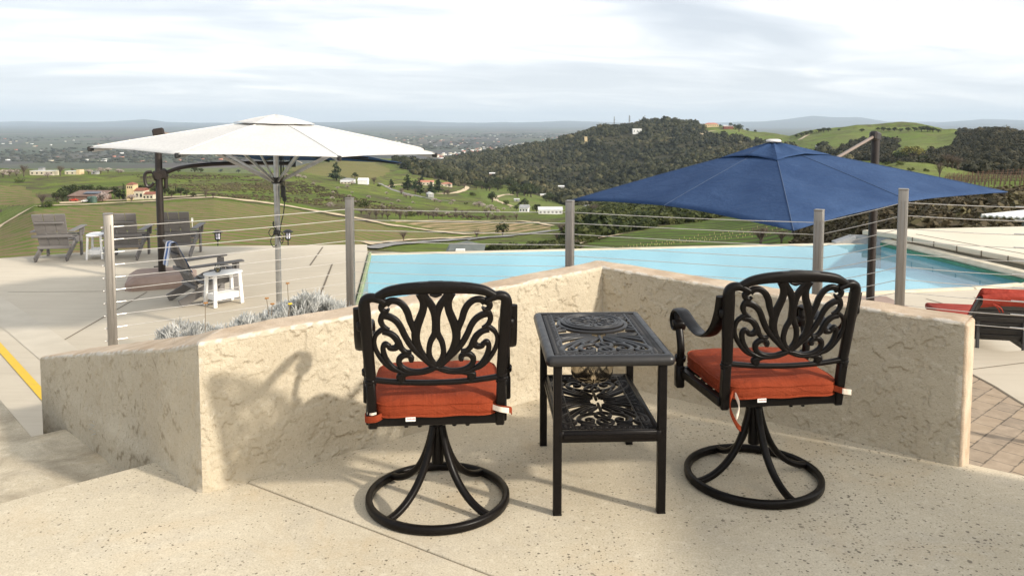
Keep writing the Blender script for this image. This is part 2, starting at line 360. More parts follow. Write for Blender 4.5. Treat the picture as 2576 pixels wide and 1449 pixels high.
def glass_mat(name, tint=(0.97, 0.98, 0.97)):
    t = NT(name); fr = t.n('ShaderNodeFresnel'); fr.inputs[0].default_value = 1.45
    tr = t.n('ShaderNodeBsdfTransparent'); t.set(tr.inputs[0], tint); gl = t.n('ShaderNodeBsdfGlossy'); gl.inputs['Roughness'].default_value = 0.02
    m = t.n('ShaderNodeMixShader'); t.set(m.inputs[0], fr.outputs[0]); t.nt.links.new(tr.outputs[0], m.inputs[1]); t.nt.links.new(gl.outputs[0], m.inputs[2])
    return t.done(m.outputs[0])
def foliage(name, c1, c2, c3, transl=0.25, rough=0.7):
    t = NT(name); f = t.attr('tone'); col = t.ramp(f, [(0.0, c1), (0.5, c2), (1.0, c3)])
    rn = t.n('ShaderNodeObjectInfo').outputs['Random']
    hs = t.n('ShaderNodeHueSaturation'); t.set(hs.inputs['Color'], col); t.set(hs.inputs['Value'], t.math('ADD', t.math('MULTIPLY', rn, 0.45), 0.78)); t.set(hs.inputs['Hue'], t.math('ADD', t.math('MULTIPLY', rn, 0.03), 0.485))
    a = t.bsdf(hs.outputs[0], rough, 0, None, 0.2)
    if transl:
        b = t.n('ShaderNodeBsdfTranslucent'); t.set(b.inputs[0], hs.outputs[0]); m = t.n('ShaderNodeMixShader'); m.inputs[0].default_value = transl
        t.nt.links.new(a, m.inputs[1]); t.nt.links.new(b.outputs[0], m.inputs[2]); a = m.outputs[0]
    return t.done(a)
M = dict(
    stucco=stucco_mat(), floor=floor_mat(), landing=floor_mat('stained_shaded_concrete', 0.8), deck=deck_mat(), paver=paver_mat(), steel=metal_steel(), bronze=bronze_mat(), tablemetal=table_mat(), water=water_mat(),
    cable=pm('stainless_cable', (0.58, 0.55, 0.50), (0.66, 0.63, 0.58), 30, 0.35, 0.45),
    cushion=cloth('rust_fabric', (0.225, 0.036, 0.012), (0.285, 0.052, 0.019), 9, 0.0, 500, 0.55, (13.0, 0.022)),
    redfab=cloth('red_fabric', (0.30, 0.040, 0.026), (0.38, 0.062, 0.042), 6, 0.0, 600, 0.6, (9.0, 0.03)),
    velcro=pm('velcro_beige', (0.72, 0.60, 0.48), (0.78, 0.68, 0.56), 200, 0.9), tag=pm('white_tag', (0.82, 0.80, 0.76), None, 5, 0.7), tagink=pm('tag_ink', (0.45, 0.10, 0.05), None, 5, 0.7),
    white_fab=cloth('white_canvas', (0.70, 0.685, 0.66), (0.76, 0.745, 0.72), 1.2, 0.20, 700, 0.30, (2.2, 0.04)),
    blue_fab=cloth('navy_canvas', (0.024, 0.052, 0.125), (0.042, 0.080, 0.170), 1.6, 0.0, 300, 0.45, (2.4, 0.05)),
    alu=pm('aluminium', (0.36, 0.35, 0.33), (0.44, 0.43, 0.41), 20, 0.35, 0.8), bpole=pm('brown_pole', (0.015, 0.010, 0.0075), (0.024, 0.016, 0.012), 8, 0.42, 0.1, spec=0.5),
    black=pm('black_plastic', (0.012, 0.012, 0.012), None, 5, 0.5), base=pm('brown_base', (0.27, 0.19, 0.15), (0.35, 0.255, 0.205), 4, 0.75, bump=0.2, bs=80),
    adir=pm('grey_plastic_lumber', (0.150, 0.140, 0.135), (0.18, 0.168, 0.16), 5, 0.6, bump=0.15, bs=30, stretch=(1, 1, 8)),
    whitep=pm('white_plastic_lumber', (0.80, 0.79, 0.77), (0.84, 0.83, 0.81), 6, 0.5, bump=0.06, bs=40),
    lounge=pm('charcoal_plastic', (0.035, 0.034, 0.036), (0.05, 0.048, 0.05), 5, 0.45),
    coping=pm('cream_coping', (0.52, 0.45, 0.33), (0.62, 0.55, 0.42), 5, 0.8, bump=0.3, bs=50), terrace=pm('cream_terrace', (0.60, 0.53, 0.41), (0.66, 0.60, 0.48), 0.6, 0.85, bump=0.15, bs=30),
    block=pm('grey_block', (0.27, 0.275, 0.28), (0.36, 0.36, 0.36), 6, 0.9, bump=0.4, bs=30), tile=pm('green_tile', (0.03, 0.15, 0.075), (0.06, 0.22, 0.12), 3, 0.35),
    plaster=pm('pool_plaster', (0.20, 0.42, 0.50), (0.31, 0.55, 0.63), 0.45, 0.8), soil=pm('soil', (0.13, 0.095, 0.065), (0.2, 0.15, 0.10), 8, 0.95, bump=0.8, bs=30),
    joint=pm('joint_dark', (0.14, 0.115, 0.085), (0.2, 0.165, 0.12), 30, 0.95), yellow=pm('yellow_paint', (0.74, 0.47, 0.015), (0.66, 0.43, 0.03), 12, 0.6),
    glass=glass_mat('clear_glass'), wine=glass_mat('white_wine', (0.93, 0.78, 0.42)), lens=pm('lantern_lens', (0.62, 0.62, 0.72), None, 5, 0.3),
    chrome=pm('polished_steel', (0.62, 0.53, 0.40), (0.70, 0.61, 0.48), 6, 0.15, 1.0, bump=0.25, bs=14, stretch=(1, 1, .15), bd=0.01),
)
def towel_mat():
    t = NT('striped_towel'); sx = t.n('ShaderNodeSeparateXYZ'); t.set(sx.inputs[0], t.co('Object'))
    w = t.math('FRACT', t.math('MULTIPLY', sx.outputs[0], 21.0)); s = t.math('GREATER_THAN', w, 0.55)
    w2 = t.math('FRACT', t.math('MULTIPLY', sx.outputs[0], 7.0)); s2 = t.math('GREATER_THAN', w2, 0.70)
    col = t.mix(t.math('MAXIMUM', t.math('MULTIPLY', s, 0.5), s2), (0.78, 0.78, 0.80), (0.09, 0.16, 0.36))
    return t.done(t.bsdf(col, 0.95, 0, t.bump(t.noise(t.co('Object'), 300, 2), 0.3, 0.002), 0.1))
M['towel'] = towel_mat(); M['navy_seam'] = pm('navy_seam', (0.038, 0.066, 0.130), (0.05, 0.082, 0.15), 20, 0.8); M['white_seam'] = pm('white_seam', (0.66, 0.64, 0.60), None, 20, 0.8)

# ------------------------------------------------------------------ terraces, steps, walls, pool
def ext(a, b, t): return (a[0] + (b[0] - a[0]) * t, a[1] + (b[1] - a[1]) * t)
WA = (-1.277, 3.178); WB = (0.531, 4.621); WC = (1.985, 3.430); WE = (-2.811, 4.643)
def patio():
    j0, j1 = (-1.12, 3.276), (-0.058, 2.577)
    d = (j1[0] - j0[0], j1[1] - j0[1]); je = (j1[0] + d[0] * 5.5, j1[1] + d[1] * 5.5)
    l = math.hypot(*d); nx, ny = -d[1] / l * 0.004, d[0] / l * 0.004
    mb = MB()
    S0 = (-1.60, 3.487); S1 = ext(S0, (-1.953, 3.185), 8.0)
    back = [(WA[0] + .02, WA[1] + .08), (WB[0], WB[1] + .1), (WC[0] + 0.02, WC[1] + .08), (2.046, 3.465), (2.218, 3.341), (5.5, 1.1), (6.5, -6)]
    upper = [(j0[0] + nx, j0[1] + ny)] + back[:1] + back[1:] + [(je[0] + 4, -6), (je[0] + nx, je[1] + ny)]
    upper = [(j0[0] + nx, j0[1] + ny), (je[0] + nx, je[1] + ny), (6.5, je[1] + ny), back[5], back[4], back[3], back[2], back[1], (-1.0, 3.5), (-1.2, 3.33)]
    lower = [(j0[0] - nx, j0[1] - ny), (-1.24, 3.36), (-1.45, 3.50), S0, S1, (-5.5, -6), (6.5, -6), (6.5, je[1] - ny), (je[0] - nx, je[1] - ny)]
    lower.reverse(); upper.reverse()
    fix = lambda p: p if sum(p[i][0] * p[(i + 1) % len(p)][1] - p[(i + 1) % len(p)][0] * p[i][1] for i in range(len(p))) > 0 else p[::-1]
    mb.prism(fix(upper), -1.2, 0.0); mb.prism(fix(lower), -1.2, 0.0)
    o = obj('patio_floor', mb, M['floor'], ang=30); setp(o, kind='structure')
    bv = o.modifiers.new('edge', 'BEVEL'); bv.width = 0.006; bv.segments = 3; bv.limit_method = 'ANGLE'
    jt = MB(); q = [(j0[0] + nx, j0[1] + ny), (j0[0] - nx, j0[1] - ny), (je[0] - nx, je[1] - ny), (je[0] + nx, je[1] + ny)]
    jt.add([(x, y, -0.012) for x, y in q], [(0, 1, 2, 3)]); setp(obj('floor_joint', jt, M['joint']), kind='structure')
    lp = [(-1.30, 3.30), (-2.476, 4.297), (-2.60, 4.191), (-3.145, 4.772), (-4.2, 5.9), (-6.2, 4.2), (-3.0, 1.9)]
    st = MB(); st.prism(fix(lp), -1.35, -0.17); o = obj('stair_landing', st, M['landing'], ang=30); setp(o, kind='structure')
    bv = o.modifiers.new('edge', 'BEVEL'); bv.width = 0.007; bv.segments = 3; bv.limit_method = 'ANGLE'
patio()

def sweep(path, tops, bot, thick, label_off, seed, start_cut=None, end_cut=None):
    """one straight run of the rendered wall: a swept profile with trowelled relief; returns verts, faces, attributes"""
    (x0, y0), (x1, y1) = path; L = math.hypot(x1 - x0, y1 - y0); tx, ty = (x1 - x0) / L, (y1 - y0) / L; nx, ny = ty, -tx   # n points to the patio side
    step = 0.0055; ns = int(L / step) + 1; S = np.linspace(0, L, ns)
    rt = 0.016
    q = []                                                            # profile: (offset along n, height relative to top or absolute fraction, normal n, normal z, isCap)
    nh = int(0.68 / step)
    for i in range(nh + 1): q.append((0.0, i / nh, 1, 0, 0))
    for i in range(1, 7): a = i / 7 * math.pi / 2; q.append((-rt * (1 - math.cos(a)), 2 + math.sin(a), math.cos(a), math.sin(a), i / 7))
    nt_ = int((thick - 2 * rt) / 0.012)
    for i in range(nt_ + 1): q.append((-rt - (thick - 2 * rt) * i / nt_, 3, 0, 1, 1))
    for i in range(1, 7): a = i / 7 * math.pi / 2; q.append((-thick + rt * (1 - math.sin(a)), 2 + math.cos(a), -math.sin(a), math.cos(a), 1))
    for i in range(1, 5): q.append((-thick, 1 - i / 4, -1, 0, 1))
    Q = np.array(q); m = len(Q)
    top = np.interp(S, np.linspace(0, L, len(tops)), tops)
    s2, off = np.meshgrid(S, Q[:, 0], indexing='ij'); hcode = np.broadcast_to(Q[:, 1], s2.shape); T = top[:, None] * np.ones_like(s2)
    z = np.where(hcode <= 1.0001, bot + (T - rt - bot) * hcode, T - rt + rt * (hcode - 2))
    front = (Q[:, 2] > 0.5)[None, :] * np.ones_like(s2)
    capm = np.broadcast_to(Q[:, 4], s2.shape).copy()
    u = s2 + seed * 7.31; zz = np.where(hcode <= 1.0001, z, z - 1 * off)
    big = fbm(u * 2.6, zz * 2.6 + 3, 3); rid = fbm(u * 14 + 0.9 * fbm(u * 40, zz * 40, 2), zz * 11.5 + 0.9 * fbm(u * 40 + 9, zz * 40, 2), 5, 0.60)
    e = np.clip((rid - 0.50) * 38, -1, 1); pl = np.clip((e + 1) / 2, 0, 1) * np.clip((big - 0.36) * 6, 0.15, 1)
    rid2 = fbm(u * 22 + 5, zz * 17 + 40, 3); pl2 = np.clip((rid2 - 0.54) * 26, 0, 1) * np.clip((0.62 - big) * 5, 0, 1)
    h = pl * 0.0060 + pl2 * 0.0045 + (fbm(u * 60, zz * 60, 2) - 0.5) * 0.0022
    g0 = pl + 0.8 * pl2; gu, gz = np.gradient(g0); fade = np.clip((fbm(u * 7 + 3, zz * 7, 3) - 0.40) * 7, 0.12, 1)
    cav0 = np.clip(np.clip(gz, 0, 1) * 2.4 + np.clip(gu, 0, 1) * 1.0 + np.clip(-gz, 0, 1) * .3 - .12, 0, 1) * fade  # dirt plus painted shade under and beside the raised plate lips
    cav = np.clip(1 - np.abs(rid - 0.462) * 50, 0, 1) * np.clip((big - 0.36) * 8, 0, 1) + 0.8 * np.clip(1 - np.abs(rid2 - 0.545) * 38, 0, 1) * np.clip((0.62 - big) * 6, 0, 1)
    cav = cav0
    cr = 0.0                                                          # hairline cracks
    for k in range(3):
        s0 = L * (0.16 + 0.3 * k) + 0.05 * math.sin(seed * 3 + k); cr = np.maximum(cr, np.clip(1 - np.abs(s2 - s0 - (fbm(zz * 9 + k * 7, u * 0 + k, 4) - .5) * 0.13) * 330, 0, 1) * np.clip((fbm(zz * 4, u * 0 + 3 * k, 2) - 0.45) * 9, 0, 1))
    topn = (fbm(u * 7, zz * 7 + 70, 4) - 0.5)
    lowf = (fbm(u * 1.7, u * 0 + 50 + seed, 3) - 0.5) * 0.016         # hand-made waviness of the coping
    capf = np.clip(capm * 2, 0, 1)
    tp_ = np.clip(np.minimum(s2, L - s2) / 0.025, 0, 1); tq_ = np.clip(np.minimum(s2, L - s2) / 0.15, 0, 1)
    disp = np.where(capf > 0.3, topn * 0.010 + 0.002, h) * tp_; lowf = lowf * tq_
    base_bulge = np.where(front > 0.5, np.clip((0.09 - z) / 0.09, 0, 1) ** 2 * 0.018 * np.clip(fbm(u * 3, u * 0 + 5, 2) * 2 - 0.4, 0, 1) * tp_, 0)
    offs = off + Q[None, :, 2] * disp + base_bulge; z = z + Q[None, :, 3] * disp + lowf * np.clip((z - 0.2) / 0.4, 0, 1)
    s3 = s2.copy()
    if start_cut is not None: s3 = s3 + start_cut * off * (1 - s2 / L)
    if end_cut is not None: s3 = s3 + end_cut * off * (s2 / L)
    X = x0 + tx * s3 + nx * offs; Y = y0 + ty * s3 + ny * offs
    V = np.stack([X, Y, z], -1).reshape(-1, 3)
    ii, jj = np.meshgrid(np.arange(ns - 1), np.arange(m - 1), indexing='ij'); a = ii * m + jj
    Fq = np.stack([a, a + m, a + m + 1, a + 1], -1).reshape(-1, 4)
    edge = np.where(front > 0.5, np.clip(1 - (T - z) / 0.022, 0, 1), np.clip(1 - np.abs(off) / 0.03, 0, 1) * (capm > 0.2))
    chip = np.clip((fbm(u * 40, zz * 40 + 11, 4) - 0.62 + 0.20 * edge + 0.10 * np.clip(1 - np.minimum(s2, L - s2) / 0.03, 0, 1)) * 9, 0, 1) * np.clip(edge * 1.4 + 0.8 * np.clip(1 - np.minimum(s2, L - s2) / 0.04, 0, 1), 0, 1)
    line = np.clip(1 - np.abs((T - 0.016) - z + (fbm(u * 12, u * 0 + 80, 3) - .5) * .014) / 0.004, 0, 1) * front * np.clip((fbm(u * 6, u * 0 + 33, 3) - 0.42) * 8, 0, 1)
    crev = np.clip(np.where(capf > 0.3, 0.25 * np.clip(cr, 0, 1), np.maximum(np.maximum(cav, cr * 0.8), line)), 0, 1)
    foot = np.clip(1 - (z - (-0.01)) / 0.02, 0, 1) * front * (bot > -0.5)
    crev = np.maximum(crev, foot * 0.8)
    return V, Fq, capm.ravel(), crev.ravel(), chip.ravel() * (1 - np.clip(crev.ravel() * 1.5, 0, 1))
def wall():
    th = 0.185
    def cut(pa, pb, pc):                                             # mitre factor at pb between runs pa-pb and pb-pc
        a = math.atan2(pb[1] - pa[1], pb[0] - pa[0]); b = math.atan2(pc[1] - pb[1], pc[0] - pb[0]); return math.tan((b - a) / 2)
    kA, kB = cut(WE, WA, WB), cut(WA, WB, WC)
    zE = float(z_of(898, WE[1]))
    topE = []
    for t in np.linspace(0, 1, 9):
        x, y = ext(WE, WA, t); px = CX + F_PX * x / (y * _c + .07); topE.append(float(z_of(898 + (870 - 898) * (px - 98) / 399.0, y)))
    topE[-1] = 0.63; runs = [((WE, WA), topE, -1.2, None, kA), ((WA, WB), [0.63, 0.632, 0.645, 0.66, 0.676], -0.03, -kA, kB), ((WB, WC), [0.676, 0.662, 0.652, 0.648], -0.03, -kB, None)]
    Vs, Fs, A, Cv, Ch, b = [], [], [], [], [], 0
    for k, (p, t, bo, c0, c1) in enumerate(runs):
        # the offset axis grows towards the patio, so mitres shift the hidden side
        V, Fq, a, cv, ch = sweep(p, t, bo, th, 0, k + 1, c0, c1)
        Vs.append(V); Fs.append(Fq + b); A.append(a); Cv.append(cv); Ch.append(ch); b += len(V)
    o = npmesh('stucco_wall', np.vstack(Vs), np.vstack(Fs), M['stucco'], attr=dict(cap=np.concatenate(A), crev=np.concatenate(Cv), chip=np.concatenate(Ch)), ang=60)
    setp(o, 'low cream stucco wall with a V shaped corner and worn rounded top, behind the two swivel chairs', 'wall')
    # finished ends of the wall
    for nm, P, Q_, z0, z1, sgn in (('end_face', WC, WB, -1.2, 0.640, 1), ('end_face', WE, WA, -1.2, zE - 0.006, 1)):
        dx, dy = P[0] - Q_[0], P[1] - Q_[1]; l = math.hypot(dx, dy); dx, dy = dx / l, dy / l; s = 1 if P is WC else -1
        nx, ny = (dy * s, -dx * s); cx, cy = P[0] - nx * th / 2 - dx * 0.0, P[1] - ny * th / 2 - dy * 0.0
        mb = MB(); a = math.atan2(dy, dx); zc = (z0 + z1) / 2
        mb.box((cx - dx * 0.012, cy - dy * 0.012, zc), (0.05, th - 0.006, z1 - z0), 0.014, Matrix.Rotation(a, 3, 'Z'), seg=3)
        e = obj(nm, mb, M['stucco'], ang=40); e.parent = o
        at = e.data.attributes.new('cap', 'FLOAT', 'POINT'); at.data.foreach_set('value', [1.0] * len(e.data.vertices))
wall()

# planter bed behind the wall and its retaining wall
bed = MB(); bed.prism([(-2.68, 4.74), (-1.28, 3.38), (0.53, 4.82), (1.96, 3.64), (2.02, 3.85), (2.46, 6.66), (0.55, 7.34), (-1.56, 7.62), (-3.18, 6.22), (-2.60, 4.92)], -0.9, -0.33)
setp(obj('planter_soil', bed, M['soil'], ang=30), kind='structure')
PX0 = (-3.30, 6.30)
rw = MB()
rp = [(-2.66, 4.92), (-3.22, 6.24), (-1.57, 7.66), (0.55, 7.40), (2.50, 6.70), (2.06, 3.85)]
for a, b in zip(rp[:-1], rp[1:]): rw.beam((a[0], a[1], -0.76), (b[0], b[1], -0.76), 0.15, 0.90, 0.012)
setp(obj('retaining_wall', rw, M['coping']), 'low cream retaining wall round the planter bed, under the cable fence posts', 'wall')

# pool deck (lower terrace), with the pool cut out of it
POOL = [(-2.869, 15.653), (-2.24, 11.0), (-2.1, 10.20), (4.813, 11.913), (7.233, 12.394), (8.197, 12.726), (8.50, 12.95), (7.86, 17.10)]
DZ = -1.10; WZ = -1.135
dk = MB()
left = [(-2.869, 15.653), (-3.105, 16.866), (-4.954, 16.703), (-6.848, 16.595), (-8.4, 15.98), (-9.845, 15.135), (-12.5, 13.2), (-14.5, 9), (-14, 3), (-6, 1.5), (-2.1, 4.2), (-2.1, 10.2), (-2.24, 11.0)]
front = [(-2.1, 10.2), (-2.1, 4.2), (2.0, 4.0), (2.4, 2.6), (16, 2.6), (16, 13.05), (8.50, 12.95), (8.197, 12.726), (7.233, 12.394), (4.813, 11.913)]
ccw = lambda p: p if sum(p[i][0] * p[(i + 1) % len(p)][1] - p[(i + 1) % len(p)][0] * p[i][1] for i in range(len(p))) > 0 else p[::-1]
dk.prism(ccw(left), -2.6, DZ); dk.prism(ccw(front), -2.6, DZ)
setp(obj('pool_deck', dk, M['deck'], ang=30), kind='structure')
jt = MB()
def strip(mb, pa, pb, w, z):
    d = Vector((pb[0] - pa[0], pb[1] - pa[1], 0)).normalized(); n = Vector((-d.y, d.x, 0)) * w / 2
    mb.add([(pa[0] - n.x, pa[1] - n.y, z), (pb[0] - n.x, pb[1] - n.y, z), (pb[0] + n.x, pb[1] + n.y, z), (pa[0] + n.x, pa[1] + n.y, z)], [(0, 1, 2, 3)])
P2 = lambda px, py, z=DZ: tuple(at_z(px, py, z)[:2])
strip(jt, P2(780, 668), P2(812, 622), .03, DZ + .004); strip(jt, P2(806, 742), P2(836, 664), .03, DZ + .004)
strip(jt, P2(140, 868), P2(370, 735), .02, DZ + .004); strip(jt, P2(20, 735), P2(300, 733), .012, DZ + .004)
strip(jt, P2(2450, 748), P2(2520, 775), .02, DZ + .004); strip(jt, P2(2330, 752), P2(2400, 772), .02, DZ + .004)
setp(obj('deck_joints', jt, M['joint']), kind='structure')
bd = MB(); strip(bd, P2(70, 830), P2(-180, 650), .42, DZ + .005); strip(bd, P2(70, 830), P2(300, 1010), .42, DZ + .005)
setp(obj('deck_band', bd, pm('trowelled_band', (0.52, 0.46, 0.36), (0.58, 0.515, 0.41), 3, 0.7)), kind='structure')
yl = MB(); strip(yl, P2(-90, 775), P2(130, 1020), .085, DZ + .008)
setp(obj('yellow_line', yl, M['yellow']), 'yellow painted warning line on the deck left of the steps', 'painted line')
# pool shell, rim, water
sh = MB(); pc = ccw(POOL); n = len(pc)
sh.add([(x, y, -1.95) for x, y in pc], [tuple(range(n))])
sh.add([(x, y, -1.95) for x, y in pc] + [(x, y, WZ + .004) for x, y in pc], [(i, i + n, (i + 1) % n + n, (i + 1) % n) for i in range(n)])
shelf = [(4.55, 11.87), (7.2, 12.42), (8.15, 12.76), (8.46, 13.0), (8.10, 15.5), (7.0, 15.9), (5.9, 15.4), (5.2, 14.2), (4.75, 12.9)]
sh.prism(ccw(shelf), -1.95, -1.42)
setp(obj('pool_basin', sh, M['plaster'], ang=30), kind='structure')
wt = MB(); wt.add([(x, y, WZ) for x, y in pc], [tuple(range(n))]); setp(obj('pool_water', wt, M['water'], ang=0), kind='structure')
lip = MB(); lip.beam((-2.90, 15.78, WZ - .44), (7.93, 17.25, WZ - .44), 0.22, 0.90, 0.015); setp(obj('infinity_edge', lip, M['coping']), kind='structure')
el = MB(); el.beam((-2.83, 15.70, DZ - .03), (-2.19, 11.0, DZ - .03), 0.05, 0.12, 0.01); setp(obj('pool_tile_edge', el, pm('algae_tile', (0.20, 0.25, 0.10), (0.30, 0.33, 0.17), 4, 0.5)), kind='structure')
cp = MB()
for a, b in (((4.813, 11.86), (7.24, 12.34)), ((7.24, 12.34), (8.2, 12.67)), ((-2.1, 10.14), (4.813, 11.86))): cp.beam((a[0], a[1], DZ - .02), (b[0], b[1], DZ - .02), .12, .10, .02)
setp(obj('pool_coping', cp, M['coping']), kind='structure')
# right side: rounded gutter, tile line, raised terrace
gt = MB(); A, B = Vector((8.02, 17.0, -1.035)), Vector((8.60, 12.80, -1.035))
gt.beam(A, B, .30, .13, .055); d = (B - A).normalized()
setp(obj('pool_gutter', gt, M['coping']), kind='structure')
tl = MB(); tl.beam((7.885, 17.0, -1.10), (8.46, 12.86, -1.10), .04, .066, .0); setp(obj('tile_band', tl, M['tile']), kind='structure')
tr = MB(); edge = [(8.02, 16.62), (8.80, 13.42), (9.25, 11.8)]
tr.prism(ccw([(7.62, 17.18), (8.02, 16.62), (9.28, 11.6), (20, 11.2), (26, 18.6), (11.5, 17.76)]), -0.94, -0.83)
tr.prism(ccw([(7.72, 17.10), (8.20, 16.50), (9.45, 11.7), (19, 11.3), (25, 18.4), (11.5, 17.66)]), -2.6, -0.942)
o = obj('raised_terrace', tr, [M['terrace']], ang=30); setp(o, kind='structure')
bv = o.modifiers.new('edge', 'BEVEL'); bv.width = 0.02; bv.segments = 2; bv.limit_method = 'ANGLE'
tj = MB()
for k in range(1, 9):
    t = k / 9; x, y = 8.02 + (9.28 - 8.02) * t, 16.62 + (11.6 - 16.62) * t
    tj.box((x - .004, y - .001, -0.885), (.02, .014, .112))
tj.beam((8.45, 16.5, -0.826), (9.75, 11.7, -0.826), .012, .006)
setp(obj('terrace_joints', tj, M['joint']), kind='structure')
bw = MB(); bw.beam((7.20, 17.28, -1.55), (7.62, 17.26, -1.40), .25, .95, .01); bw.prism(ccw([(7.35, 17.22), (7.66, 17.22), (8.02, 16.66), (7.95, 17.0)]), -2.4, -0.945)
setp(obj('terrace_block', bw, M['block']), kind='structure')
# raised walkway and pavers right of the wall
PZ = -0.86; P3 = lambda px, py: tuple(at_z(px, py, PZ)[:2])
wk = MB(); wk.prism(ccw([P3(2300, 858), P3(2447, 873), P3(2530, 884), P3(2640, 878), P3(2900, 880), (8.5, 2.7), (2.3, 2.7), (2.08, 3.95)]), -2.5, PZ)
setp(obj('walkway', wk, M['deck'], ang=30), kind='structure')
pv = MB(); q = ccw([P3(2330, 893), P3(2443, 942), P3(2500, 972), P3(2560, 1010), P3(2700, 1090), P3(2900, 1190), (6.0, 2.75), (2.3, 2.75), (2.10, 3.9)])
pv.add([(x, y, PZ + .004) for x, y in q], [tuple(range(len(q)))])
setp(obj('paver_path', pv, M['paver'], ang=0), kind='structure')
pk = MB()
for e0, e1 in zip([(2330, 893), (2443, 942), (2500, 972), (2560, 1010)], [(2443, 942), (2500, 972), (2560, 1010), (2700, 1090)]): strip(pk, P3(*e0), P3(*e1), .025, PZ + .008)
strip(pk, P3(2440, 930), P3(2640, 905), .012, PZ + .004)
setp(obj('paver_edge', pk, M['joint']), kind='structure')
# corrugated shed roof beyond the terrace
sh = thing('storage_shed', 'white corrugated metal roof of a small shed beyond the raised terrace', 'shed', (0, 0, 0))
cr = MB(); c0 = at_z(2472, 541, -1.15); vs = []; nn = 120
for j in range(2):
    for i in range(nn + 1):
        u = i / nn * 7.0; zz = c0.z + 0.03 * math.sin(u * 2 * math.pi / 0.16)
        vs.append((c0.x + u * 0.80 + j * 3.7, c0.y - u * 0.60 + j * 1.5, zz + j * 0.10))
cr.add(vs, [(i, i + 1, nn + 2 + i, nn + 1 + i) for i in range(nn)]); cr.add([(x, y, z - .04) for x, y, z in vs], [(i, nn + 1 + i, nn + 2 + i, i + 1) for i in range(nn)])
cr.f += [(i + 2 * (nn + 1), i + 1 + 2 * (nn + 1), i + 1, i) for i in range(nn)]; cr.m += [0] * nn
cr.beam((c0.x - .02, c0.y + .02, c0.z - .03), (c0.x + 3.68, c0.y + 1.52, c0.z + .07), .04, .1)
obj('roof', cr, pm('white_sheet_metal', (0.62, 0.61, 0.58), (0.70, 0.69, 0.66), 2, 0.5), sh)
wl = MB(); wl.beam((c0.x + 1.0, c0.y - .30, c0.z - .76), (c0.x + 5.6, c0.y - 3.75, c0.z - .76), .2, 1.38); wl.beam((c0.x + 1.1, c0.y - .2, c0.z - .76), (c0.x + 3.6, c0.y + 1.0, c0.z - .76), .2, 1.38)
obj('block_wall', wl, M['block'], sh)

# ------------------------------------------------------------------ cable fence
fence = thing('cable_fence', 'stainless steel cable fence on square posts between the wall and the pool', 'fence')
POSTS = [(-3.165, 6.193, .80), (-1.535, 7.474, .80), (0.529, 7.213, .80), (2.515, 6.47, .80), (3.026, 6.121, 1.0), (3.92, 5.72, 1.0)]
for i, (x, y, zt) in enumerate(POSTS):
    j = min(i, len(POSTS) - 2); a = math.atan2(POSTS[j + 1][1] - POSTS[j][1], POSTS[j + 1][0] - POSTS[j][0])
    if i == 0: a -= 0.18
    mb = MB(); mb.box((0, 0, (zt - 1.15) / 2), (.07, .07, zt + 1.15), .006, seg=2); mb.box((0, 0, zt + .004), (.074, .074, .012), .004)
    for sx in (-1, 1): mb.box((sx * .014, -.0352, (zt - 1.15) / 2 - .03), (.006, .004, zt + 1.05))
    p = obj('fence_post', mb, M['steel'], fence, loc=(x, y, 0)); p.rotation_euler = (0, 0, a)
for i in range(len(POSTS) - 1):
    a, b = POSTS[i], POSTS[i + 1]
    for k in range(10):
        za, zb = a[2] - .1 - k * .1, b[2] - .1 - k * .1
        va, vb = Vector((a[0], a[1], za)), Vector((b[0], b[1], zb)); d = (vb - va).normalized(); va += d * .038; vb -= d * .038
        mid = [va + (vb - va) * t - Vector((0, 0, .006 * math.sin(math.pi * t) * (1 + .5 * math.sin(k * 2.1 + i)))) for t in (0, .25, .5, .75, 1)]
        mb = MB(); mb.tube(mid, .0027, 6)
        if i == 0:
            mb.tube([va - d * .004, va + d * .07], .0042, 8); q0 = Vector((a[0], a[1], za)) - d * .034; mb.tube([q0 - d * .004, q0 - d * .022], [.007, .005], 8)
            mb.tube([va, va + d * .010], .0065, 8)
        if i == 4: mb.tube([vb - d * .20, vb - d * .02], .006, 8); mb.tube([vb - d * .115, vb - d * .10], .0095, 6)
        obj('cable', mb, M['cable'], fence)
# unseen wall added outside the right edge to throw the broad patio shade
gw = MB(); gw.box((3.05, 0.45, 0.71), (.18, 4.6, 1.42), .03)
o = obj('shade_wall', gw, M['coping']); setp(o, 'unseen chest high cream wall added right of the chairs to shade the patio', 'wall')

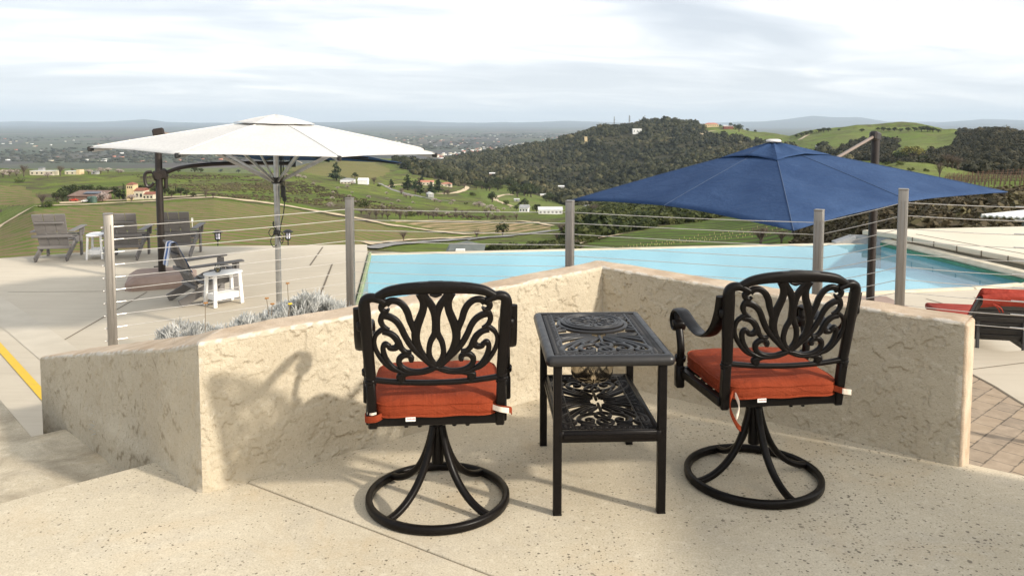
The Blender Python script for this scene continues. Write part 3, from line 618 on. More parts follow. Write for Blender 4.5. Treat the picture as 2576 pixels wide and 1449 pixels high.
# ------------------------------------------------------------------ swivel chairs
def zu(zx, zy): return ((zx - 705) * 0.000467, 0.41 + (1250 - zy) * 0.00048)
BACKY = lambda w: -0.245 - (w - 0.41) * 0.15 - 0.02 * max(0, (w - .55)) 
def back3(u, w, t): return (u, BACKY(w) + t - 0.045 * (1 - (u / .26) ** 2) * min(1, max(0, (w - .5) / .1)) * 0.35, w + t * 0.15)
FIL = [  # half of the pierced back: points and bar widths, from a tracing
    ([(600, 185), (632, 225), (668, 270), (694, 330), (704, 395), (704, 475)], [62, 52, 48, 50, 52, 54]),
    ([(704, 455), (690, 505), (664, 555), (651, 610), (651, 665), (668, 715), (706, 768)], [44, 40, 37, 35, 36, 40, 44]),
    ([(588, 180), (612, 240), (607, 310), (584, 375), (560, 440), (549, 505), (556, 565), (583, 632), (622, 690), (664, 735), (704, 768)], [60, 52, 48, 52, 56, 56, 50, 42, 36, 34, 34]),
    ([(330, 262), (362, 238), (412, 240), (458, 272), (489, 325), (506, 385), (527, 440), (546, 492)], [46, 42, 40, 42, 44, 42, 40, 40]),
    ([(352, 240), (318, 258), (292, 280), (300, 308), (330, 318), (352, 298)], [40, 40, 38, 34, 28, 14]),
    ([(330, 322), (300, 350), (286, 388), (298, 425), (322, 448), (352, 460)], [44, 40, 36, 32, 26, 14]),
    ([(306, 350), (352, 360), (402, 392), (436, 440), (462, 500), (500, 570), (548, 632), (604, 690), (660, 742), (704, 772)], [44, 44, 42, 40, 40, 40, 38, 34, 32, 34]),
    ([(312, 452), (278, 472), (246, 505), (233, 556), (240, 612), (268, 672), (312, 730), (362, 772), (418, 792)], [34, 32, 28, 26, 28, 30, 32, 30, 28]),
    ([(296, 478), (346, 488), (390, 520), (418, 566), (440, 612), (474, 640), (516, 638)], [36, 38, 42, 42, 36, 30, 20]),
    ([(418, 578), (392, 606), (350, 606), (345, 580)], [46, 40, 34, 22]),
    ([(352, 604), (318, 576), (298, 606), (306, 660), (332, 716), (376, 766), (436, 796)], [30, 36, 34, 34, 32, 30, 28]),
    ([(474, 640), (486, 656), (508, 652)], [30, 24, 16]),
    ([(512, 716), (516, 690), (492, 668), (452, 668), (420, 700), (424, 742), (458, 776), (516, 796), (590, 796), (650, 780), (704, 770)], [26, 32, 34, 38, 38, 36, 34, 32, 28, 28, 34]),
    ([(496, 706), (510, 700)], [34, 34]),
    ([(418, 792), (470, 808), (540, 812), (610, 806), (664, 788), (706, 766)], [30, 26, 26, 26, 26, 30]),
    ([(560, 812), (500, 812), (452, 822), (436, 850), (434, 890)], [24, 30, 40, 50, 56]),
    ([(444, 820), (416, 830), (412, 852)], [26, 30, 30]),
]
def make_chair():
    t = thing('swivel_chair', 'x', 'chair')
    # back: frame and pierced leaf work in one casting
    mb = MB()
    for sgn in (1, -1):
        fl = (lambda s: (lambda u, v, w: back3(u * s, v, w)))(sgn)
        for k, (pts, ws) in enumerate(FIL):
            mb.ribbon([zu(*p) for p in pts], [w * 0.00057 for w in ws], 0.017 + 0.0004 * k, fl, 7)
        mb.ribbon([zu(*p) for p in [(197, 850), (187, 700), (176, 520), (166, 330), (164, 262), (180, 226), (222, 212), (268, 222), (322, 246)]], [v * .00048 for v in (78, 82, 86, 90, 84, 72, 62, 56, 40)], 0.034, fl, 8)
        mb.ribbon([zu(*p) for p in [(246, 210), (292, 190), (350, 166), (450, 148), (570, 139), (705, 136), (760, 136.5)]], [v * .00048 for v in (44, 62, 72, 80, 86, 92, 92)], 0.030 + .0007 * (sgn + 1), fl, 8)
    mb.ribbon([zu(*p) for p in [(190, 862), (330, 878), (470, 889), (705, 895), (940, 889), (1080, 878), (1220, 862)]], [v * .00048 for v in (42, 40, 40, 42, 40, 40, 42)], 0.024, back3, 6)
    mb.ribbon([zu(*p) for p in [(660, 186), (705, 196), (750, 186)]], [v * .00048 for v in (20, 34, 20)], 0.022, back3, 5)
    obj('backrest', mb, M['bronze'], t, 50)
    for s in (-1, 1):
        # rear upright below the back, with its turned collar
        u0, w0 = zu(205, 1250); u1, w1 = zu(194, 855)
        mb = MB(); mb.beam((s * abs(u0), BACKY(w0), w0 - .005), (s * abs(u1), BACKY(w1), w1), .033, .036, .005, up=(0, 1, 0))
        obj('rear_leg', mb, M['bronze'], t, 40)
        c = MB()
        for k, (dz, r) in enumerate(((-.012, .021), (0, .0235), (.012, .021))):
            zc = w1 - .012 + dz; c.tube([(s * abs(u1), BACKY(zc), zc - .0055), (s * abs(u1), BACKY(zc), zc - .003), (s * abs(u1), BACKY(zc), zc + .003), (s * abs(u1), BACKY(zc), zc + .0055)], [r * .88, r, r, r * .88], 18)
        obj('leg_collar', c, M['bronze'], t, 40)
        # arm: flat scrolled strap and its support
        pa = [(-.300, .865), (-.282, .80), (-.245, .735), (-.19, .690), (-.12, .668), (-.05, .672), (.03, .692), (.10, .708), (.155, .704), (.19, .678), (.196, .643), (.175, .618), (.148, .622), (.142, .646), (.160, .656)]
        arm = MB(); ax = 0.287
        fn = (lambda s: (lambda u, v, w: (s * (ax - 0.02 * max(0, -u / .3)) + w, u, v)))(s)
        arm.ribbon(pa, [.020, .019, .018, .017, .016, .016, .017, .018, .018, .017, .016, .015, .014, .014, .014], .056, fn, 7)
        arm.tube([(s * ax - .024, .162, .645), (s * ax + .024, .162, .645)], .014, 14)
        arm.box((s * .262, -.300, .80), (.04, .03, .035), .006)
        obj('armrest', arm, M['bronze'], t, 50)
        sp = MB(); sp.ribbon([(.170, .690), (.158, .640), (.136, .590), (.122, .545), (.126, .500), (.136, .455), (.136, .400)], [.020, .021, .022, .022, .024, .030, .034], .034, fn, 6)
        sp.box((s * ax, .136, .415), (.038, .040, .10), .006); sp.tube([(s * ax, .128, .505), (s * ax, .133, .487)], .025, 14)
        obj('arm_support', sp, M['bronze'], t, 50)
        sr = MB(); sr.beam((s * .245, BACKY(.43), .432), (s * .275, .140, .432), .030, .036, .004); obj('side_rail', sr, M['bronze'], t, 40)
    fr = MB(); fr.beam((-.232, -.246, .432), (.232, -.246, .432), .032, .040, .004); fr.beam((-.270, .150, .432), (.270, .150, .432), .030, .036, .004)
    for k in range(5): fr.beam((-.24, -.16 + k * .07, .442), (.24, -.16 + k * .07, .442), .04, .006)
    fr.box((0, -.235, .455), (.40, .02, .012), .002)
    obj('seat_frame', fr, M['bronze'], t, 40)
    sw = MB()
    for sx in (-1, 1): sw.box((sx * .09, -.1, .405), (.075, .26, .012), .003)
    sw.box((0, -.05, .402), (.22, .16, .014), .003)
    for sx in (-.115, -.065, .065, .115):
        for yy in (-.2, -.02): sw.tube([(sx, yy, .402), (sx, yy, .385)], .008, 6)
    obj('swivel_plate', sw, M['bronze'], t, 40)
    po = MB(); po.tube([(0, 0, .155), (0, 0, .30), (0, 0, .345)], [.024, .024, .024], 20); po.tube([(0, 0, .34), (0, 0, .402)], .031, 20); obj('swivel_post', po, M['bronze'], t, 40)
    ri = MB(); ri.ring((0, 0, .0185), .276, .028, .036, 96); obj('base_ring', ri, M['bronze'], t, 60)
    sq = [(.6, .9), (1, .5), (1, -.5), (.6, -.9), (-.6, -.9), (-1, -.5), (-1, .5), (-.6, .9)]
    for k in range(4):
        a = BASE_A + k * math.pi / 2; prof = [(.022, .315), (.034, .265), (.055, .205), (.088, .140), (.130, .088), (.180, .050), (.230, .029), (.272, .022)]
        P, _ = crom(prof, 1, 5); lb = MB(); lb.tube([(r * math.cos(a), r * math.sin(a), z) for r, z in P], .0142, prof=sq, up=(-math.sin(a), math.cos(a), 0))
        obj('base_leg', lb, M['bronze'], t, 50)
    return t
def cushion(label):
    t = thing('seat_cushion', label, 'cushion')
    nx_, ny_, nz_ = 40, 40, 9; hx, hy, hz = .238, .250, .025; bm = bmesh.new(); bmesh.ops.create_cube(bm, size=2); bmesh.ops.subdivide_edges(bm, edges=bm.edges[:], cuts=26, use_grid_fill=True)
    for v in bm.verts:
        x, y, z = v.co
        p = 7.0; r = (abs(x) ** p + abs(y) ** p) ** (1 / p); m_ = max(abs(x), abs(y)); k = m_ / r if r > 0 else 1
        x2, y2 = x * k, y * k
        e = max(abs(x), abs(y)); topb = (1 - e ** 2.6) * .030
        pk = (.006 * abs(math.sin(9 * x + 1.3 * math.sin(5 * x))) + .006 * abs(math.sin(8 * y + 1.1 * math.sin(4 * y + 2)))) * max(0, e - .62) * 2.2 * (1 - max(0, e - .93) * 12)
        side = 1 + .018 * math.cos(z * math.pi / 2)
        taper = 1.0 + 0.05 * (y2 * .5 + .5) - .02
        zz = z * hz * (1 - .10 * e ** 12) + (topb + pk * (1 if z > 0 else .3)) * (1 if z > .9 else (-.4 if z < -.9 else z * .5))
        v.co = (x2 * hx * side * taper, y2 * hy * side - .030, zz + .478)
    mb = MB(); bm.verts.index_update(); mb.add([v.co for v in bm.verts], [[v.index for v in f.verts] for f in bm.faces]); bm.free()
    obj('pad', mb, M['cushion'], t, 0)
    wl = MB()
    for zz in (.455, .499):
        pts = []
        for i in range(97):
            a = 2 * math.pi * i / 96; c, s = math.cos(a), math.sin(a); k = 1 / (abs(c) ** 7 + abs(s) ** 7) ** (1 / 7); y = s * k
            pts.append((c * k * hx * (1.005) * (1.0 + .05 * (y * .5 + .5) - .02), y * hy * 1.005 - .030, zz + .002 * math.sin(a * 9)))
        wl.tube(pts, .0042, 6, cap=False)
    obj('piping', wl, M['cushion'], t, 40)
    tg = MB(); tg.box((-.095, -.283, .448), (.036, .0012, .020), 0); tgo = obj('care_tag', tg, M['tag'], t)
    cu = bpy.data.curves.new('tag_text', 'FONT'); cu.body = 'Sunbrella'; cu.size = .0085; cu.align_x = 'CENTER'; cu.extrude = .0001
    to = bpy.data.objects.new('tag_print', cu); COL.objects.link(to); dg = bpy.context.evaluated_depsgraph_get(); me = bpy.data.meshes.new_from_object(to.evaluated_get(dg)); bpy.data.objects.remove(to)
    me.materials.clear(); me.materials.append(M['tagink']); po = bpy.data.objects.new('tag_print', me); COL.objects.link(po); po.parent = tgo; po.location = (-.093, -.2842, .445); po.rotation_euler = (math.pi / 2, 0, 0)
    return t
def strap(cush, pts, w, mat, name='strap', th=.003):
    mb = MB(); P, _ = crom(pts, 1, 6); n = len(P); vs = []
    for i, p in enumerate(P):
        vs += [(p[0], p[1], p[2] - w / 2), (p[0], p[1], p[2] + w / 2), (p[0] + th, p[1] - th, p[2] + w / 2), (p[0] + th, p[1] - th, p[2] - w / 2)]
    mb.add(vs, [(i * 4 + j, i * 4 + (j + 1) % 4, i * 4 + 4 + (j + 1) % 4, i * 4 + 4 + j) for i in range(n - 1) for j in range(4)] + [(3, 2, 1, 0), tuple((n - 1) * 4 + j for j in range(4))])
    return obj(name, mb, mat, cush, 40)
CH1 = ((-0.300, 3.120, 0), R(5.0)); CH2 = ((1.036, 3.318, 0), R(6.5))
BASE_A = R(45 - 5 + 6); c1 = make_chair(); c1.location = CH1[0]; c1.rotation_euler = (0, 0, CH1[1])
c1['label'] = 'black cast metal swivel chair left of the side table, seen square from behind'; c1['group'] = 'swivel chairs by the stucco wall'
BASE_A = R(-6.5 - 72); c2 = make_chair(); c2.location = CH2[0]; c2.rotation_euler = (0, 0, CH2[1])
c2['label'] = 'black cast metal swivel chair right of the side table, its left armrest fully showing'; c2['group'] = 'swivel chairs by the stucco wall'
for loc, nm in ((CH1, 1), (CH2, 2)):
    q = cushion('rust orange seat cushion tied to the left swivel chair by two buckled straps' if nm == 1 else 'rust orange seat cushion on the right swivel chair with one strap hanging loose')
    q['group'] = 'rust seat cushions'; q.location = loc[0]; q.rotation_euler = (0, 0, loc[1])
    if nm == 1:
        loop = [(-.225, -.268, .458), (-.252, -.285, .458), (-.262, -.25, .458), (-.255, -.215, .456), (-.222, -.215, .455), (-.205, -.25, .455)]
        s0 = strap(q, [(-.20, -.262, .455), (-.222, -.285, .452), (-.258, -.276, .448), (-.262, -.245, .45)], .024, M['cushion'])
        strap(q, [(-.222, -.2700, .468), (-.240, -.2750, .466), (-.254, -.262, .466)], .008, M['velcro'], 'velcro')
        s1 = strap(q, [(.205, -.262, .478), (.235, -.282, .475), (.268, -.276, .468), (.275, -.262, .455)], .024, M['cushion'])
        strap(q, [(.206, -.272, .478), (.232, -.290, .475), (.262, -.285, .468)], .020, M['velcro'], 'velcro')
    else:
        strap(q, [(-.205, -.262, .478), (-.226, -.285, .455), (-.226, -.292, .41), (-.205, -.300, .362), (-.190, -.302, .345)], .022, M['cushion'])
        strap(q, [(-.200, -.272, .468), (-.193, -.290, .44), (-.197, -.296, .41), (-.206, -.298, .388)], .020, M['velcro'], 'velcro')
        strap(q, [(.205, -.262, .478), (.228, -.284, .474), (.245, -.286, .470)], .024, M['cushion'])
        strap(q, [(.232, -.288, .472), (.252, -.290, .469), (.268, -.284, .465)], .022, M['velcro'], 'velcro')

# ------------------------------------------------------------------ side table
TB = ((0.366, 3.345), R(2.4))
def lattice(mb, hx, hy, zt, th, hole=None):
    """pierced scroll panel filling +-hx, +-hy at height zt"""
    fn = lambda u, v, w: (u, v, zt - th / 2 + w)
    b = .046; k = [0]
    def rb(p, w, sub=5, closed=False):
        k[0] += 1; w = [q * 1.3 for q in w] if hasattr(w, '__len__') else w * 1.25; mb.ribbon(p, w, th * (0.86 + .012 * (k[0] % 11)), fn, sub, closed=closed)
    for s in (-1, 1):                                                 # long borders: chain of slanted loops
        n = 22; x0 = s * (hx - b / 2)
        for ph in (0, 1):
            P = [(x0 + (b / 2 - .006) * (1 if (i + ph) % 2 else -1), -hy + b * .6 + (2 * hy - 1.2 * b) * i / (2 * n)) for i in range(2 * n + 1)]
            rb(P, .0062, 4)
        rb([(s * (hx - b), -hy + .01), (s * (hx - b), 0), (s * (hx - b), hy - .01)], .0075, 1)
        m = 13; y0 = s * (hy - b / 2)                                 # short borders: small rings
        for i in range(m):
            cx = -hx + b * .9 + (2 * hx - 1.8 * b) * i / (m - 1); r = .0125
            rb([(cx + r * math.cos(a), y0 + r * math.sin(a)) for a in np.linspace(0, 2 * math.pi, 9)[:-1]], .0065, 3, True)
        rb([(-hx + .01, y0 - .0002 * 0), (0, y0), (hx - .01, y0)], .004, 1)
        rb([(-hx + b, s * (hy - b)), (0, s * (hy - b)), (hx - b, s * (hy - b))], .0078, 1)
    def circ(cx, cy, r, w): rb([(cx + r * math.cos(a), cy + r * math.sin(a)) for a in np.linspace(0, 2 * math.pi, 13)[:-1]], w, 3, True)
    def half(sy, c0):
        for s in (-1, 1):
            f = lambda pts: [(s * x, sy * (y) + c0) for x, y in pts]
            rb(f([(.012, -.02), (.05, -.032), (.09, -.065), (.13, -.105), (.165, -.150), (.18, -.195), (.165, -.225), (.13, -.222), (.118, -.195)]), [.008, .012, .015, .016, .018, .020, .020, .016, .010])
            rb(f([(.012, -.035), (.05, -.05), (.085, -.085), (.118, -.13), (.135, -.17), (.12, -.205)]), [.007, .010, .012, .013, .012, .010])
            rb(f([(.03, -.115), (.06, -.12), (.092, -.145), (.105, -.185), (.085, -.215), (.055, -.208), (.047, -.185), (.062, -.172), (.076, -.184)]), [.008, .012, .015, .016, .015, .013, .011, .010, .009])
            rb(f([(.02, -.012), (.07, -.012), (.12, -.03), (.165, -.065), (.186, -.105), (.186, -.15)]), [.007, .011, .013, .014, .012, .010])
            rb(f([(.010, -.045), (.030, -.072), (.048, -.10), (.040, -.118)]), [.006, .010, .012, .008]); rb(f([(.035, -.058), (.062, -.080), (.085, -.112), (.078, -.130)]), [.006, .010, .012, .008]); rb(f([(.03, .012), (.06, .018), (.078, .022)]), .008, 3)
            rb(f([(.150, -.228), (.170, -.238), (.186, -.232)]), .010, 3); rb(f([(.13, -.150), (.150, -.185), (.145, -.205)]), .009, 3)
            rb(f([(.03, .0), (.08, .002), (.13, -.008), (.172, -.03), (.187, -.06)]), [.006, .009, .012, .013, .009])
            rb(f([(.10, -.236), (.085, -.243), (.06, -.243), (.045, -.236), (.06, -.229), (.085, -.229)]), .008, 4, True)
            rb(f([(.08, .024), (.10, .036), (.135, .036), (.165, .024), (.135, .012), (.10, .012)]), .009, 4, True)
            rb(f([(.075, .024), (.12, .024), (.168, .024)]), .006, 3)
            rb(f([(.168, .024), (.187, .024)]), .008, 1)
            rb(f([(.187, -.015), (.172, -.006), (.160, -.014), (.166, -.024)]), .008, 4)
        for cy in (-.135, -.205):
            circ(0, sy * cy + c0, .030, .013); rb([(-.012, sy * (cy + .024) + c0), (.012, sy * (cy - .024) + c0)], .008, 1)
        rb([(0, c0), (0, sy * -.08 + c0), (0, sy * -.10 + c0)], .010, 2)
    if hole:
        half(1, -.045)
        circ(hole[0], hole[1], hole[2], .018)
        for s in (-1, 1):
            rb([(s * .186, hy - .06), (s * .15, hy - .062), (s * .135, hy - .085), (s * .16, hy - .10), (s * .175, hy - .085)], .014)
            rb([(s * .187, .06), (s * .165, .075), (s * .15, .10)], .012); rb([(s * .187, .10), (s * .172, .118), (s * .157, .135)], .012); rb([(s * .187, .03), (s * .16, .05), (s * .13, .058)], .012)
            rb([(s * .187, .15), (s * .170, .19), (s * .187, .23)], .012)
    else:
        half(1, -.025); half(-1, .025)
def side_table():
    t = thing('side_table', 'black cast metal side table with pierced scroll top and lower shelf, between the two chairs', 'table', (TB[0][0], TB[0][1], 0), TB[1])
    hx, hy, zt = .252, .365, .632
    pr = [(0, -.004), (.004, .0), (.016, .001), (.026, -.003), (.034, -.012), (.036, -.024), (.032, -.036), (.026, -.040), (.020, -.034), (.014, -.018), (.002, -.014)]
    def rim(hx, hy, z, pr, name):
        mb = MB(); loop = []; rr = .028
        for cx, cy, a0 in ((hx - rr, hy - rr, 0), (-hx + rr, hy - rr, 90), (-hx + rr, -hy + rr, 180), (hx - rr, -hy + rr, 270)):
            for i in range(9): a = R(a0 + i * 90 / 8); loop.append((cx, cy, a))
        n = len(loop); m = len(pr); vs = []
        for cx, cy, a in loop:
            for o_, dz in pr: vs.append((cx + (rr - .036 + o_) * math.cos(a), cy + (rr - .036 + o_) * math.sin(a), z + dz))
        mb.add(vs, [(i * m + j, ((i + 1) % n) * m + j, ((i + 1) % n) * m + (j + 1) % m, i * m + (j + 1) % m) for i in range(n) for j in range(m)])
        return mb
    top = rim(hx, hy, zt, pr, 'rim'); lattice(top, hx - .034, hy - .034, zt - .001, .016, (0, .165, .148)); obj('tabletop', top, M['tablemetal'], t, 50)
    for sx in (-1, 1):
        for sy in (-1, 1):
            lb = MB(); x, y = sx * .204, sy * .333
            lb.beam((x, y, .0), (x, y, .605), .033, .033, .004, up=(0, 1, 0)); lb.box((x, y, .003), (.034, .034, .008), .002); obj('leg', lb, M['bronze'], t, 40)
    s = MB(); zs = .335; hx2, hy2 = .190, .350
    for sx in (-1, 1): s.beam((sx * hx2, -hy2, zs - .022), (sx * hx2, hy2, zs - .022), .022, .044, .003); s.beam((sx * (hx2 + .0125), -hy2 + .03, zs - .020), (sx * (hx2 + .0125), hy2 - .03, zs - .020), .005, .016, .0)
    for sy in (-1, 1): s.beam((-hx2, sy * (hy2 - .012), zs - .0225), (hx2, sy * (hy2 - .012), zs - .0225), .022, .045, .003); s.beam((-hx2 + .01, sy * (hy2 + .0015), zs - .020), (hx2 - .01, sy * (hy2 + .0015), zs - .020), .005, .014, .0)
    lattice(s, hx2 - .006, hy2 - .02, zs - .002, .014); obj('shelf', s, M['bronze'], t, 50)
side_table()
def local_tb(x, y):
    c, s = math.cos(TB[1]), math.sin(TB[1]); return (TB[0][0] + x * c - y * s, TB[0][1] + x * s + y * c)
lx, ly = local_tb(0, .165)
lid = thing('bucket_lid', 'round black cast lid with leaf relief set into the side table top', 'lid', (lx, ly, .632), TB[1])
mb = MB(); mb.lathe([(0, -.004), (.139, -.004), (.141, .004), (.136, .007), (.130, .007), (.128, .004), (.110, .0045), (.108, .007), (.102, .007), (.100, .0035), (0.001, .0035)], n=64)
obj('disc', mb, M['tablemetal'], lid, 40)
rl = MB(); fn = lambda u, v, w: (u, v, .0042 + w)
for k in range(24):
    a = 2 * math.pi * k / 24; c, s = math.cos(a), math.sin(a); bend = .012 * (1 if k % 2 else -1)
    for r0, r1 in (((.024, .060), (.066, .097)) if k % 2 else ((.038, .095),)):
        rl.ribbon([(c * r0, s * r0), (c * (r0 + r1) / 2 - s * bend, s * (r0 + r1) / 2 + c * bend), (c * r1, s * r1)], [.003, .006, .003], .0055 + .0001 * (k % 5), fn, 4)
rl.ribbon([(.02 * math.cos(a), .02 * math.sin(a)) for a in np.linspace(0, 2 * math.pi, 9)[:-1]], .006, .006, fn, 3, closed=True)
rl.ribbon([(.119 * math.cos(a), .119 * math.sin(a)) for a in np.linspace(0, 2 * math.pi, 17)[:-1]], .004, .006, fn, 3, closed=True)
obj('leaf_relief', rl, M['tablemetal'], lid, 50)
bk = MB(); bk.lathe([(.104, .240), (.108, .238), (.106, .230), (.1005, .22), (.100, .155), (.102, .150), (.100, .145), (.099, .08), (.094, .03), (.085, .010), (.070, .0), (0.001, .0)], n=56)
o = obj('ice_bucket', bk, M['chrome'], None, 40, (lx, ly, .374)); setp(o, 'shiny steel ice bucket hanging under the side table top above its shelf', 'bucket')

# ------------------------------------------------------------------ pool furniture
def canopy(verts_edge, apex, n_r=14, n_a=8, sag=0.06, curve=1.0, inner=0.0):
    """fabric panels between successive rib tips; verts_edge are (x, y, z), apex (x, y, z)"""
    mb = MB(); k = len(verts_edge); ap = Vector(apex)
    for i in range(k):
        a, b = Vector(verts_edge[i]), Vector(verts_edge[(i + 1) % k]); vs = []
        for r in range(n_r + 1):
            t = inner + (1 - inner) * r / n_r
            for j in range(n_a + 1):
                u = j / n_a; e = a.lerp(b, u); c = math.sin(math.pi * u)
                e = e.lerp(ap, sag * .55 * c * t ** 2)
                p = ap.lerp(e, t); p.z = ap.z + (e.z - ap.z) * (t ** curve) - sag * .35 * c * t * (1.15 - t) + .004 * math.sin(7 * t + 5 * u + i) * c
                vs.append(p)
        m = n_a + 1
        mb.add(vs, [(r * m + j, (r + 1) * m + j, (r + 1) * m + j + 1, r * m + j + 1) for r in range(n_r) for j in range(n_a)])
    return mb
def solid(o, th=.004):
    md = o.modifiers.new('thickness', 'SOLIDIFY'); md.thickness = th; md.offset = -1; return o
def weld(o):
    bm = bmesh.new(); bm.from_mesh(o.data); bmesh.ops.remove_doubles(bm, verts=bm.verts, dist=.0005); bmesh.ops.recalc_face_normals(bm, faces=bm.faces)
    bm.to_mesh(o.data); bm.free(); smooth(o.data, 12); return o
# white market umbrella
uw = thing('market_umbrella', 'large white octagonal umbrella on an aluminium pole, open over the deck', 'umbrella', (-2.779, 9.355, -1.10))
RU, rot, ze, zt = 1.956, 0.2065, 2.312, 2.652
tips = [(RU * math.sin(rot + R(22.5 + 45 * i)), -RU * math.cos(rot + R(22.5 + 45 * i)), 0) for i in range(8)]
tips = [(x, y, ze - .027 * x - .012 * y * 0) for x, y, _ in tips]
pole = MB(); pole.tube([(0, 0, .05), (0, 0, 2.60)], .031, 20)
for k in range(8): a = k * math.pi / 4; pole.tube([(.031 * math.cos(a), .031 * math.sin(a), .3), (.031 * math.cos(a), .031 * math.sin(a), 1.9)], .0035, 5)
pole.tube([(0, 0, 1.80), (0, 0, 1.90)], .038, 20)
obj('pole', pole, M['alu'], uw, 40)
bs = MB(); bs.box((0, 0, .03), (.7, .7, .06), .015); bs.tube([(0, 0, .05), (0, 0, .4)], .045, 16); obj('base_plate', bs, M['alu'], uw)
weld(solid(obj('canopy', canopy(tips, (0, 0, zt), sag=.05, curve=1.12), M['white_fab'], uw, 12)))
vt = [tuple(Vector((x, y, 0)) * .245 + Vector((0, 0, zt - (zt - z) * .245 ** 1.12 + .02))) for x, y, z in tips]
weld(solid(obj('vent_cap', canopy(vt, (0, 0, zt + .052), 6, 4, .05, 1.25), M['white_fab'], uw, 12)))
sm = MB()
for x, y, z in tips: sm.tube([(x * k, y * k, zt + (z - zt) * k ** 1.12 + .003) for k in np.linspace(.24, 1, 9)], .0055, 5)
obj('seam', sm, M['white_seam'], uw, 40)
hub = MB(); hub.tube([(0, 0, 1.895), (0, 0, 1.955)], .058, 16); hub.tube([(0, 0, 1.955), (0, 0, 1.968)], .072, 16); obj('hub', hub, M['black'], uw)
for i, (x, y, z) in enumerate(tips):
    a = math.atan2(y, x); rb = MB(); rb.beam((.05 * math.cos(a), .05 * math.sin(a), zt - .05), (x * .985, y * .985, z - .035), .022, .032, .003)
    ro = obj('rib', rb, M['alu'], uw); st = MB(); st.beam((.06 * math.cos(a), .06 * math.sin(a), 1.93), (x * .52, y * .52, zt - .045 - (zt - z) * .55), .016, .034, .003); obj('strut', st, M['alu'], ro)
    c = MB(); d = Vector((x, y, 0)).normalized(); c.beam(Vector((x, y, z - .012)) - d * .05, Vector((x, y, z - .016)) + d * .012, .034, .05, .008); obj('rib_cap', c, M['black'], uw)
cd = MB()
cd.box((.085, -.03, 1.80), (.05, .05, .14), .012); cd.box((.10, -.03, 1.72), (.045, .04, .07), .012)
for dx in (.06, .075, .095): cd.tube([(dx, -.02, 1.86), (dx - .01, -.015, 2.3)], .006, 6)
P, _ = crom([(.10, -.03, 1.69), (.085, -.035, 1.55), (.05, -.04, 1.40), (.035, -.04, 1.28)], 1, 6); cd.tube(P, .006, 6); obj('pulley', cd, M['black'], uw)
kn = MB(); kn.box((0, -.036, 1.32), (.075, .05, .055), .015)
for j in range(3):
    sx = (-1, 1, .9)[j]; P, _ = crom([(0, -.045, 1.32), (sx * .05, -.05, 1.37 - j * .04), (sx * .09, -.05, 1.32 - j * .04), (sx * .06, -.05, 1.27 - j * .04), (sx * .02, -.045, 1.30)], 1, 6); kn.tube(P, .005, 6)
P, _ = crom([(-.03, -.045, 1.31), (-.07, -.05, 1.22), (-.04, -.05, 1.15), (0, -.045, 1.17)], 1, 6); kn.tube(P, .005, 6); P, _ = crom([(0, -.04, 1.34), (-.035, -.045, 1.41), (-.03, -.045, 1.45)], 1, 5); kn.tube(P, .009, 6)
obj('cord_knot', kn, M['black'], uw)

